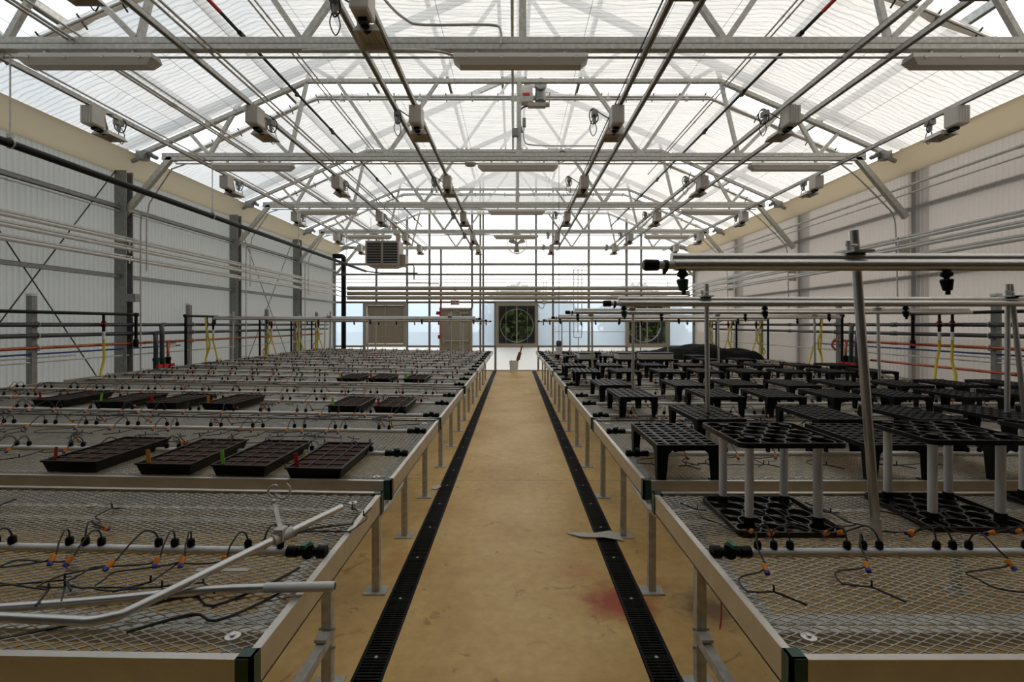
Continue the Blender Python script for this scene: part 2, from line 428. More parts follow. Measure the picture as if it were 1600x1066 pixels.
# left wall: columns, girts and braces stand inside the sheet; right wall: outside it
for i, y in enumerate(TR[:-1]):
    X = -5.95; b = MB(); b.box(X - .09, y - .07, .02, X + .09, y - .055, 3.9); b.box(X - .09, y + .055, .02, X + .09, y + .07, 3.9); b.box(X - .006, y - .055, .02, X + .006, y + .055, 3.9)
    b.box(X - .12, y - .1, 0, X + .12, y + .1, .02)
    ob = struct(b.build('steel_column', M['galv_dark'])); ob['label'] = f'{nth(i - 1)} galvanised column along the left wall' if i else 'galvanised column just left of the picture edge'
    b = MB(); b.box(6.12, y - .08, 0, 6.27, y + .08, 4.1)
    ob = struct(b.build('steel_column', M['galv_dark'])); ob['label'] = f'{nth(i)} column outside the right wall sheet'
for s in (-1, 1):
    for hz in (2.30, 3.35):
        mb = MB(); x = s * (5.985 if s < 0 else 6.13)
        mb.channel((x, YF + .1, hz), (x, YB - .1, hz), .07, .055)
        trim(mb, f'horizontal girt of the {side(s)} wall at {"mid" if hz < 3 else "top"} height')
def rod(name, pts, r, mat, label, cat, group=None, n=6):
    b = MB(); b.tube(pts, r, n); o = b.build(name, M[mat], org=pts[0]); return tag(o, label, cat, group)
for i, (a, c) in enumerate((((4.75, .15), (7.5, 3.9)), ((4.9, 3.9), (7.5, .35)), ((10.75, .15), (13.5, 3.85)), ((10.8, 3.85), (13.5, .3)))):
    rod('brace_rod', [(-6.02, a[0], a[1]), (-6.02, c[0], c[1])], .008, 'dark',
        f'thin diagonal brace rod {"rising" if i % 2 == 0 else "falling"} away in the {"nearer" if i < 2 else "farther"} braced left bay', 'brace', 'left wall brace rods')

# ------------------------------------------------------------------ trusses
def make_truss(y, idx):
    t = thing('roof_truss', (f'{nth(idx - 1)} galvanised roof truss spanning the greenhouse' if idx else 'galvanised roof truss overhead, just above the top edge of the picture'), 'truss', (0, y, CH), 'roof trusses')
    g = M['galv']
    b = MB(); b.bar((-5.35, y, CH), (5.35, y, CH), .07, .055); b.bar((-5.35, y, CH - .0585), (5.35, y, CH - .0585), .075, .047); b.bar((-5.35, y, CH - .031), (5.35, y, CH - .031), .05, .008, 1)  # dark strip between the two tubes stands in for the shaded gap
    b.build('bottom_chord', [g, M['dark']], t)
    b = MB()
    pts = [(-5.78, slope(5.78)), (-XB, FLAT), (XB, FLAT), (5.78, slope(5.78))]
    for (xa, za), (xc, zc) in zip(pts[:-1], pts[1:]): b.bar((xa, y, za), (xc, y, zc), .07, .06)
    b.build('curtain_support', g, t)
    for s in (-1, 1):
        b = MB(); b.bar((s * 6.05, y, slope(6.05) + .22), (0, y, slope(0) + .22), .08, .10); b.build('top_chord', g, t)
        b = MB(); b.bar((s * 5.22, y, CH - .03), (s * 5.98, y, 3.2), .075, .075); b.build('knee_brace', g, t)
    b = MB(); b.bar((.08, y, CH), (.08, y, 6.75), .065, .065); b.build('king_post', g, t)
    webs = [((4.64, CH), (4.95, slope(4.95))), ((4.64, CH), (4.12, slope(4.12) + .2)), ((3.42, CH), (4.12, slope(4.12))),
            ((3.42, CH), (3.10, slope(3.1) + .2)), ((1.93, CH), (2.70, FLAT)), ((1.93, CH), (1.15, FLAT)),
            ((2.70, FLAT), (3.1, slope(3.1) + .2)), ((2.70, FLAT), (1.9, slope(1.9) + .2)), ((1.15, FLAT), (1.9, slope(1.9) + .2)), ((1.15, FLAT), (.1, slope(.1) + .15))]
    for s in (-1, 1):
        for (xa, za), (xc, zc) in webs:
            b = MB(); b.bar((s * xa, y, za), (s * xc, y, zc), .05, .05); b.build('web_strut', g, t)
        b = MB(); b.cbox((s * 5.62, y - .05, slope(5.62) - .08), (.12, .14, .12)); b.tube([(s * 5.52, y - .16, slope(5.52) - .10), (s * 5.52, y + .1, slope(5.52) - .10)], .035, 10)
        b.bar((s * 5.75, y - .1, 4.02), (s * 5.45, y - .1, 4.16), .03, .05)
        b.build('cable_pulley', M['galv_dark'], t)
    return t
for i, y in enumerate([1.495] + TR):
    if i < 5: make_truss(y, i)
    else: make_truss(YB - .14, i)
for i, x in enumerate((-4.9, -3.7, -2.5, -1.3, -.25, .25, 1.3, 2.5, 3.7, 4.9)):
    z = slope(x) + .33; b = MB(); b.channel((x, YF + .05, z), (x, YB - .1, z), .06, .09)
    tag(b.build('roof_purlin', M['galv'], org=(x, YF, z)), f'{nth(i) if i else "leftmost"} roof purlin counting from the left wall', 'purlin', 'roof purlins')

# ------------------------------------------------------------------ shade curtains
def cz(x): return (min(FLAT, slope(x)) + .035)
bays = [(-.40, 1.46)] + [((1.495 if i == 0 else TR[i - 1]) + (.56 if i < 2 else .47), TR[i] - .05 if i < 4 else YB - .25) for i in range(5)]
for k, (y0, y1) in enumerate(bays):
    t = thing('shade_curtain', (f'white woven shade curtain stretched across the {nth(k - 1)} roof bay' if k else 'white woven shade curtain right above the camera, outside the picture'), 'curtain', (0, y0, 4.2), 'shade curtains')
    xsn = [-5.74, -5.0, -4.4, -3.8, -3.15, -2.6, -2, -1.3, -.65, 0, .65, 1.3, 2, 2.6, 3.15, 3.8, 4.4, 5.0, 5.74]; ny = 40; vs = []; fs = []
    for j in range(ny + 1):
        y = y0 + (y1 - y0) * j / ny
        for x in xsn:
            u = j / ny
            vs.append((x, y, cz(x) - .04 * math.sin(math.pi * u) * (1 + .3 * math.sin(x * 2.1 + k)) + .004 * math.sin(j * 2.4 + x * 1.3)))
    n = len(xsn)
    for j in range(ny):
        for i in range(n - 1): a = j * n + i; fs.append((a, a + 1, a + n + 1, a + n))
    b = MB(); b._add(vs, fs); b.build('curtain_fabric', M['curtain'], t)
    if k == 0: continue
    path = [(-5.55, y0, cz(5.55) - .02), (-XB, y0, FLAT + .01), (XB, y0, FLAT + .01), (5.55, y0, cz(5.55) - .02)]
    b = MB(); b.tube([(x, y, z - .03) for x, y, z in path], .018, 8); b.build('leading_tube', M['alu_tube'], t)
    b = MB(); pl = [(-5.55, -XB), (-XB, XB), (XB, 5.55)]
    gp = []
    for (xa, za), (xc, zc) in zip([(p[0], p[2]) for p in path[:-1]], [(p[0], p[2]) for p in path[1:]]):
        for q in range(12):
            u = q / 12; gp.append((xa + (xc - xa) * u, y0 + .06 + .012 * math.sin(q * 2.7 + xa), za + (zc - za) * u - .012 + .008 * math.sin(q * 1.9)))
    b.tube(gp, [.03 + .008 * math.sin(i * 1.7) for i in range(len(gp))], 8); b.build('gathered_edge', M['gather'], t)
    x = -5.3
    cb = MB(); cb.bar((0, -.035, 0), (0, .10, -.085), .014, .014); proto = None
    while x < 5.35:
        if proto is None:
            proto = cb.build('clip', M['dark'], t); proto.data.transform(Matrix.Translation(t.location)); o = proto
        else:
            o = proto.copy(); COL.objects.link(o)
        o.location = (x, -.0, cz(x) - 4.2 - .005)
        x += .42
for i, x in enumerate((-4.9, -4.2, -3.5, -2.6, -1.85, -.9, .9, 1.85, 2.6, 3.5, 4.2, 4.9)):
    z = cz(x) - .055; b = MB(); b.tube([(x, YF + .1, z), (x, YB - .1, z)], .0025, 4)
    tag(b.build('support_wire', M['dark'], org=(x, YF, z)), f'thin curtain support wire, {nth(i) if i else "first"} counting from the left wall', 'wire', 'curtain support wires')
# drive shaft + motor under the second visible truss
yd = TR[1] + .34
t = thing('curtain_drive', 'curtain gear motor with its drive shaft, hung just beyond the second truss', 'motor', (.35, yd, 5.2))
b = MB(); b.tube([(-5.3, yd, slope(5.3) - .1), (-XB, yd, 5.16), (XB, yd, 5.16), (5.3, yd, slope(5.3) - .1)], .02, 8); b.build('drive_shaft', M['galv'], t)
b = MB(); b.box(.10, yd - .10, 5.08, .30, yd + .06, 5.34); b.build('control_box', M['ltgrey'], t)
b = MB(); b.box(.14, yd - .105, 5.17, .25, yd - .10, 5.215); b.build('warning_label', M['red'], t)
b = MB(); b.tube([(.42, yd - .05, 5.10), (.42, yd - .05, 5.33), (.42, yd - .05, 5.40)], [.085, .085, .03], 16)
b.lathe([(.0, -.12), (.09, -.12), (.10, -.06), (.07, 0)], (.42, yd - .06, 5.33), 18, 0, 'y'); b.build('motor_body', M['galv_dark'], t)
b = MB(); b.box(.22, yd - .12, 5.0, .50, yd - .02, 5.06); b.tube([(.5, yd - .1, 5.03), (.56, yd - .1, 5.03)], .04, 10); b.build('gear_case', M['heater'], t)
b = MB(); b.tube(smooth_path([(.30, yd - .06, 5.03), (.14, yd - .06, 5.0), (.08, yd - .1, 4.85), (.13, yd - .2, 4.55)]), .013, 6); b.build('power_cable', M['blackrub'], t)
for s in (-1, 1):
    for x in (s * .02, s * 1.5, s * 2.75):
        b = MB(); b.tube([(x, yd, 5.16), (x, yd - .02, FLAT)], .006, 5); b.cbox((x, yd, 5.16), (.05, .03, .06)); b.build('hanger', M['galv'], t)
def mini(name, c, d, mat, label, cat):
    b = MB(); b.cbox(c, d); b.box(c[0] - d[0] * .42, c[1] - d[1] / 2 - .006, c[2] - d[2] * .42, c[0] + d[0] * .42, c[1] - d[1] / 2, c[2] + d[2] * .42)
    return tag(b.build(name, M[mat], org=(c[0], c[1], c[2] - d[2] / 2)), label, cat)
mini('junction_box', (.02, 7.5, 4.47), (.09, .06, .12), 'galv_dark', 'small grey box on the centre drop pipe above the second truss chord', 'electrical box')
mini('switch_box', (.155, 7.5, 4.62), (.05, .05, .13), 'galv_dark', 'slim grey switch box below the curtain motor', 'electrical box')
rod('switch_conduit', smooth_path([(.155, 7.5, 4.56), (.155, 7.5, 4.36), (.30, 7.5, 4.28), (1.1, 7.5, 4.27), (1.25, 7.5, 4.27)]), .01, 'galv', 'thin conduit from the slim switch box along the second truss chord', 'conduit')
rod('center_pipe', [(-.02, YF + .2, 5.22), (-.02, 7.5, 5.22), (-.02, TR[2], 5.22)], .02, 'galv', 'long centre pipe running just under the shade curtain', 'pipe')
rod('drop_pipe', [(-.01, 7.52, CH + .03), (-.01, 7.52, 5.2)], .016, 'galv', 'vertical drop pipe beside the king post of the second truss', 'pipe')

# ------------------------------------------------------------------ overhead rails and pipes
rails = [(-4.74, 'channel', 4.06), (-2.95, 'channel', 4.06), (-1.35, 'channel', 4.06), (-1.115, 'channel', 4.06),
         (1.19, 'channel', 4.06), (1.43, 'channel', 4.06), (3.06, 'channel', 4.06), (3.47, 'channel', 4.06), (4.99, 'channel', 4.06)]
names_r = ['outermost left', 'second from left', 'left inner', 'left innermost', 'right innermost', 'right inner', 'third from right', 'second from right', 'outermost right']
for (x, k, z), nm in zip(rails, names_r):
    b = MB(); b.channel((x, YF + .1, z - .02), (x, YB - .14, z - .02), .045, .045)
    b.box(x - .0015, YF + .1, z - .03, x + .0015, YB - .14, z - .015)
    tag(b.build('light_rail', M['galv'], org=(x, YF, z)), f'{nm} galvanised strut rail carrying or flanking the grow lights', 'rail', 'grow light rails')
def longpipe(name, x, z, r, mat, label, cat='conduit', y0=YF + .2, y1=YB - .45, grp=None):
    b = MB(); b.tube([(x, y0, z), (x, y1, z)], r, 8)
    for q in range(1, 6):
        yy = y0 + q * 3.05
        if yy < y1: b.tube([(x, yy - .03, z), (x, yy + .03, z)], r * 1.3, 8)
    return tag(b.build(name, M[mat], org=(x, y0, z)), label, cat, grp)
g = 'overhead conduits'
for x, z, r, mat, lab in ((-2.78, 4.06, .011, 'galv', 'thin conduit beside the second left strut rail'), (-2.72, 4.06, .011, 'galv', 'thin conduit inboard of the pair beside the second left rail'),
                    (-4.0, 4.16, .013, 'galv', 'outer conduit of the bundle between the left grow light rows'), (-4.05, 4.16, .013, 'galv', 'middle conduit of the bundle between the left grow light rows'),
                    (-3.94, 4.19, .010, 'galv', 'inner conduit of the bundle between the left grow light rows'),
                    (1.13, 4.03, .007, 'dark', 'black cable along the right innermost strut rail'), (3.02, 4.0, .008, 'galv', 'thin conduit under the third rail from the right'),
                    (-4.70, 4.09, .010, 'galv', 'conduit riding on the outermost left rail'), (-1.39, 4.09, .009, 'galv', 'conduit riding on the left inner rail')):
    longpipe('conduit_pipe', x, z, r, mat, lab, grp=g)
def fog_line(s):
    x = s * 2.82 if s < 0 else 2.96; z = 4.57
    t = thing('misting_pipe', f'black overhead misting pipe with nozzle tees on the {side(s)} side', 'pipe', (x, 0, z))
    b = MB(); b.tube([(x, YF + .2, z), (x, 15.2, z)], .017, 8); b.build('pipe', M['black'], t)
    b = MB(); b.tube([(x, 4.55, z - .0), (x, 4.75, z)], .0195, 10); b.build('red_marker', M['red'], t)
    y = 2.6
    while y < 15:
        b = MB(); b.tube([(x, y - .05, z), (x, y + .05, z)], .026, 8); b.tube([(x, y, z), (x, y, z - .045), (x - s * .04, y, z - .06)], [.014, .012, .009], 6); b.build('nozzle_tee', M['dark'], t)
        y += 1.27
for s in (-1, 1): fog_line(s)
for s, x in ((-1, -2.97), (1, 3.24)):
    for q, dx in enumerate((0, .07)):
        longpipe('cable_tube', x + dx * -s, 5.2, .011, 'galv', f'{"outer" if q == 0 else "inner"} thin curtain cable tube high on the {side(s)} side', 'tube', y1=TR[2] if q else 12, grp='curtain cable tubes')

# ------------------------------------------------------------------ grow lights
def make_grow(kind):
    t = thing('grow_light', 'x', 'grow light', (0, 0, 0), 'hanging grow lights')
    b = MB(); b.box(-.068, -.09, -.20, .068, .09, -.01)
    for q in (-.045, -.015, .015, .045): b.box(q - .0025, -.095, -.195, q + .0025, -.09, -.015)
    b.hexa([(-.055, -.08, -.215), (.055, -.08, -.215), (.055, .08, -.215), (-.055, .08, -.215)], [(-.068, -.09, -.20), (.068, -.09, -.20), (.068, .09, -.20), (-.068, .09, -.20)])
    b.build('ballast_box', M['ltgrey'], t)
    b = MB(); b.box(-.03, .0, -.245, .035, .08, -.212); b.tube([(.005, .06, -.225), (.005, .14, -.235)], .030, 10); b.build('lamp_socket', M['black'], t)
    z0, z1 = -.262, -.205; o = [(-.105, .09), (.105, .09), (.115, .36), (-.095, .36)]; i = [(-.07, .11), (.07, .11), (.08, .34), (-.06, .34)]
    b = MB()
    b._add([(x, y, z0) for x, y in o] + [(x, y, z1) for x, y in i], [(0, 1, 5, 4), (1, 2, 6, 5), (2, 3, 7, 6), (3, 0, 4, 7), (4, 5, 6, 7)])
    b._add([(x * .97, y, z0 - .001) for x, y in o] + [(x * .97, y, z1 - .01) for x, y in i], [(0, 4, 5, 1), (1, 5, 6, 2), (2, 6, 7, 3), (3, 7, 4, 0), (4, 7, 6, 5)])
    for x in (-.03, .0, .03): b.box(x - .002, .12, z1 - .022, x + .002, .33, z1 - .011)
    b.build('reflector', M['ltgrey'], t)
    b = MB(); b.box(-.028, -.07, -.01, .028, -.045, .012); b.build('mounting_bracket', M['galv'], t)
    b = MB(); b.box(-.028, .05, -.01, .028, .075, .012); b.build('mounting_bracket', M['galv'], t)
    b = MB(); b.bar((.06, .07, -.08), (.06, .13, -.23), .03, .008); b.build('side_plate', M['galv'], t)
    dx, dy = (.235, .10) if kind else (.0, .36)
    b = MB()
    b.tube(smooth_path([(.05, .09, -.10), (dx * .5 + .04, .12, -.02), (dx + .02, dy, .03), (dx + .05, dy + .05, -.02), (dx + .02, dy + .04, -.13), (dx - .04, dy, -.10), (dx - .02, dy - .02, -.0), (dx + .04, dy + .03, .02)], 4), .007, 5)
    b.tube(smooth_path([(dx + .015, dy + .02, -.08), (dx + .05, dy + .03, -.18), (dx + .01, dy + .04, -.27), (dx - .03, dy + .03, -.20), (dx - .0, dy + .02, -.09)], 4), .005, 5); b.build('power_cord', M['blackrub'], t)
    b = MB(); b.box(dx - .03, dy - .05, -.06, dx + .03, dy + .05, -.0); b.lathe([(.0, -.13), (.020, -.13), (.024, -.06)], (dx, dy, 0), 8); b.build('plug_box', M['galv_dark'], t)
    return t
GLS = {}
rown = {-4.75: 'outermost left row', -2.92: 'second row from left', -1.1: 'inner left row', 1.16: 'inner right row', 3.12: 'second row from right', 5.0: 'outermost right row'}
for x in rown:
    ys = {-4.75: [5.6], -2.92: [3.05, 5.6], -1.1: [3.6, 5.6], 1.16: [3.0, 5.6], 3.12: [3.0, 5.6], 5.0: [5.6]}[x] + [8.2, 10.8, 13.3, 15.3]
    kind = 1 if x in (-1.1, 1.16, 3.12) else 0
    for k, y in enumerate(ys):
        if kind not in GLS: o = make_grow(kind); GLS[kind] = (o, tree_of(o))
        else: o = dup(*GLS[kind])
        o.location = (x, y, 4.02); o['label'] = f'{nth(k)} grow light with ballast box in the {rown[x]}'
        if x < 0 and kind: o.scale = (-1, 1, 1)

# ------------------------------------------------------------------ strip lights
def make_strip():
    t = thing('strip_light', 'x', 'light fixture', (0, 0, 0), 'strip lights under the trusses')
    b = MB(); b.hexa([(-.61, -.075, -.045), (.61, -.075, -.045), (.61, .075, -.045), (-.61, .075, -.045)], [(-.60, -.06, 0), (.60, -.06, 0), (.60, .06, 0), (-.60, .06, 0)]); b.build('housing', M['ltgrey'], t)
    b = MB(); b.hexa([(-.55, -.05, -.105), (.55, -.05, -.105), (.55, .05, -.105), (-.55, .05, -.105)], [(-.605, -.073, -.045), (.605, -.073, -.045), (.605, .073, -.045), (-.605, .073, -.045)]); b.build('diffuser', M['diff'], t)
    for q in (-1, 1):
        b = MB(); b.box(q * .4 - .012, -.02, 0, q * .4 + .012, .02, .045); b.build('hanger', M['galv'], t)
    for q in (-.5, -.17, .17, .5):
        b = MB(); b.box(q - .012, -.08, -.055, q + .012, -.074, -.03); b.build('latch', M['galv'], t)
    return t
SL = make_strip(); SLT = tree_of(SL); first2 = True
for i, y in enumerate(TR[:4]):
    for x, nm in ((-3.87, 'left'), (.06, 'centre'), (4.2, 'right')):
        o = SL if first2 else dup(SL, SLT); first2 = False
        o.location = (x + (-.1 if i else 0) * (x < -1), y, CH - .13); o['label'] = f'grey strip light in the {nm} row, {nth(i)} from the camera'
for i, y in enumerate(TR[:4]):
    b = MB(); b.tube(smooth_path([(-1.9, y - .07, CH - .12), (-1.7, y - .07, CH - .115), (-.8, y - .07, CH - .115), (-.55, y - .03, CH - .14)]), .011, 6)
    tag(b.build('feed_conduit', M['galv'], org=(-1.9, y, CH)), f'thin feed conduit left of the {nth(i)} centre strip light', 'conduit', 'strip light feed conduits')
    b = MB(); b.tube([(-5.2, y + .06, CH - .11), (5.2, y + .06, CH - .11)], .010, 6)
    tag(b.build('chord_conduit', M['galv'], org=(-5.2, y, CH)), f'long thin conduit under the {nth(i)} visible truss chord', 'conduit', 'chord conduits')
# second truss extras
rod('bent_conduit', smooth_path([(-1.15, 3.2, 4.12), (-1.05, 4.0, 4.2), (-.95, 4.4, 4.27), (-.8, 4.47, 4.27), (-.22, 4.47, 4.27), (-.12, 4.47, 4.22), (-.12, 4.47, 4.1)]), .012, 'galv', 'bent conduit curving over the nearest visible chord to the centre light', 'conduit')
b = MB(); b.lathe([(0, 0), (.085, 0), (.09, -.015), (.07, -.04), (0, -.045)], (-.665, TR[1], CH - .12), 20)
tag(b.build('smoke_detector', M['diff'], org=(-.665, TR[1], CH - .1)), 'round pale detector beside the centre strip light on the second truss', 'detector')
# hanging sensor
sx_, sy_ = .69, TR[1] + .05
t = thing('hanging_sensor', 'small white sensor box hanging on a long black cord above the right benches', 'sensor', (sx_, sy_, 1.11))
b = MB(); b.tube([(sx_, sy_, 1.30), (sx_, sy_, 4.12)], .0035, 5); b.build('cord', M['blackrub'], t)
b = MB(); b.tube(arc((sx_ + .05, sy_ - .04, CH + .02), .05, 0, 340, 14), .008, 5); b.tube(arc((sx_ + .03, sy_ - .05, CH - .05), .06, 0, 340, 14), .006, 5); b.build('coiled_cord', M['blackrub'], t)
b = MB(); b.box(sx_ - .045, sy_ - .04, 1.11, sx_ + .045, sy_ + .04, 1.23); b.build('sensor_box', M['white'], t)
b = MB(); b.lathe([(0, .09), (.03, .09), (.042, .07), (.042, 0), (0, 0)], (sx_, sy_, 1.23), 12); b.build('sensor_cap', M['dkpipe'], t)

# ------------------------------------------------------------------ black pipe hung along the left
t = thing('hanging_gas_pipe', 'long black pipe hung on rods along the left eave', 'pipe', (-4.6, 0, 3.22))
b = MB(); b.tube([(-4.6, YF + .2, 3.22), (-4.6, 15.4, 3.22)], .038, 12); b.build('pipe', M['black'], t)
for y in (TR[0] - 3.035, *TR[:4]):
    b = MB(); b.tube([(-4.6, y, 3.26), (-4.6, y, CH - .03)], .007, 5); b.tube(arc((-4.6, y, 3.225), .045, 0, 360, 12), .008, 5); b.cbox((-4.6, y, 3.29), (.05, .03, .04)); b.build('hanger_rod', M['galv'], t)
t = thing('vertical_drain_pipe', 'thick black vertical pipe with an elbow in the far left corner', 'pipe', (-5.56, 16.2, 0))
b = MB(); b.tube([(-5.56, 16.2, 0), (-5.56, 16.2, 3.7)], .075, 16); b.build('pipe', M['black'], t)
b = MB(); b.tube(arc((-5.66, 16.2, 3.7), .10, 0, 90, 6) + [(-5.9, 16.2, 3.8)], .08, 14); b.build('elbow', M['black'], t)
b = MB(); b.tube([(-5.56, 16.2, 3.15), (-5.56, 16.2, 3.3)], .083, 14); b.build('coupling', M['dkpipe'], t)

# ------------------------------------------------------------------ heating pipes
for s in (-1, 1):
    for k, z in enumerate((2.84, 2.72, 2.56)):
        t = thing('heating_pipe', f'{["top", "middle", "lowest"][k]} white finned heating pipe along the {side(s)} wall', 'pipe', (s * 5.9, 0, z), 'side wall heating pipes')
        b = MB(); b.tube([(s * 5.88, YF + .2, z), (s * 5.88, YB - .35, z)], .026, 8); b.build('pipe', M['whitepipe'], t)
        b = MB(); b.box(s * 5.86, YF + .2, z + .03, s * 5.90, YB - .5, z + .055); b.build('fin', M['whitepipe'], t)
        b = MB(); b.tube(smooth_path([(s * 5.88, YB - .36, z), (s * 5.85, YB - .22, z - .03), (s * 5.7, YB - .18, z - .06), (s * 5.4, YB - .18, z - .07)]), .014, 6); b.build('end_bend', M['dark'], t)
        for y in TR[:4]:
            b = MB(); b.box(s * 5.86, y - .012, z - .06, s * 6.03, y + .012, z + .06); b.build('bracket', M['galv'], t)
for k, z in enumerate((PZ(451), PZ(459), PZ(466))):
    t = thing('heating_pipe', f'{["top", "middle", "lowest"][k]} heating pipe running across the end wall', 'pipe', (0, YB - .18, z), 'end wall heating pipes')
    x0 = -5.55; x1 = 5.85 if k else 5.8
    b = MB(); b.tube([(x0, YB - .18, z), (x1, YB - .18, z)], .068, 10); b.build('pipe', M['heatpipe'], t)
    for xx in (-5.3, .22):
        b = MB(); b.tube([(xx, YB - .18, z), (xx + .07, YB - .18, z)], .063, 10); b.build('clamp', M['galv'], t)
for s, z, lab in ((1, 3.67, 'white pipe high on the right wall'), (1, 3.55, 'lower thin white pipe high on the right wall'), (-1, 3.28, 'thin conduit under the top girt of the left wall')):
    longpipe('wall_conduit', s * 5.97, z, .02 if z > 3.6 else .012, 'whitepipe' if s > 0 else 'galv', lab, 'conduit')
for i in range(3):
    y = TR[i + 1]
    rod('column_conduit', smooth_path([(-5.78, y - .1, 3.28), (-5.78, y + .12, 3.25), (-5.80, y + .14, 3.1), (-5.8, y + .14, 2.0), (-5.8, y + .14, .6)], 3), .012, 'galv', f'vertical conduit on the {nth(i)} left column', 'conduit', 'column conduits')
    rod('brace_conduit', [(-5.1, y + .12, 4.05), (-5.3, y + .12, 3.98), (-5.68, y + .16, 3.45), (-5.72, y + .16, 3.2), (-5.72, y + .16, 2.4)], .011, 'galv', f'conduit following the left knee brace of the {nth(i + 1)} truss', 'conduit', 'knee brace conduits')
    rod('brace_conduit', smooth_path([(5.05, y + .1, 4.05), (5.3, y + .1, 3.85), (5.75, y + .1, 3.4), (5.86, y + .1, 3.25), (5.9, y + .1, 3.0), (5.93, y + .1, 1.9)], 3), .011, 'galv', f'conduit following the right knee brace of the {nth(i + 1)} truss', 'conduit', 'knee brace conduits')
mini('outlet_box', (-5.78, TR[1] - .05, 1.97), (.16, .1, .12), 'galv_dark', 'grey outlet box on the left column nearest the camera in view', 'electrical box')

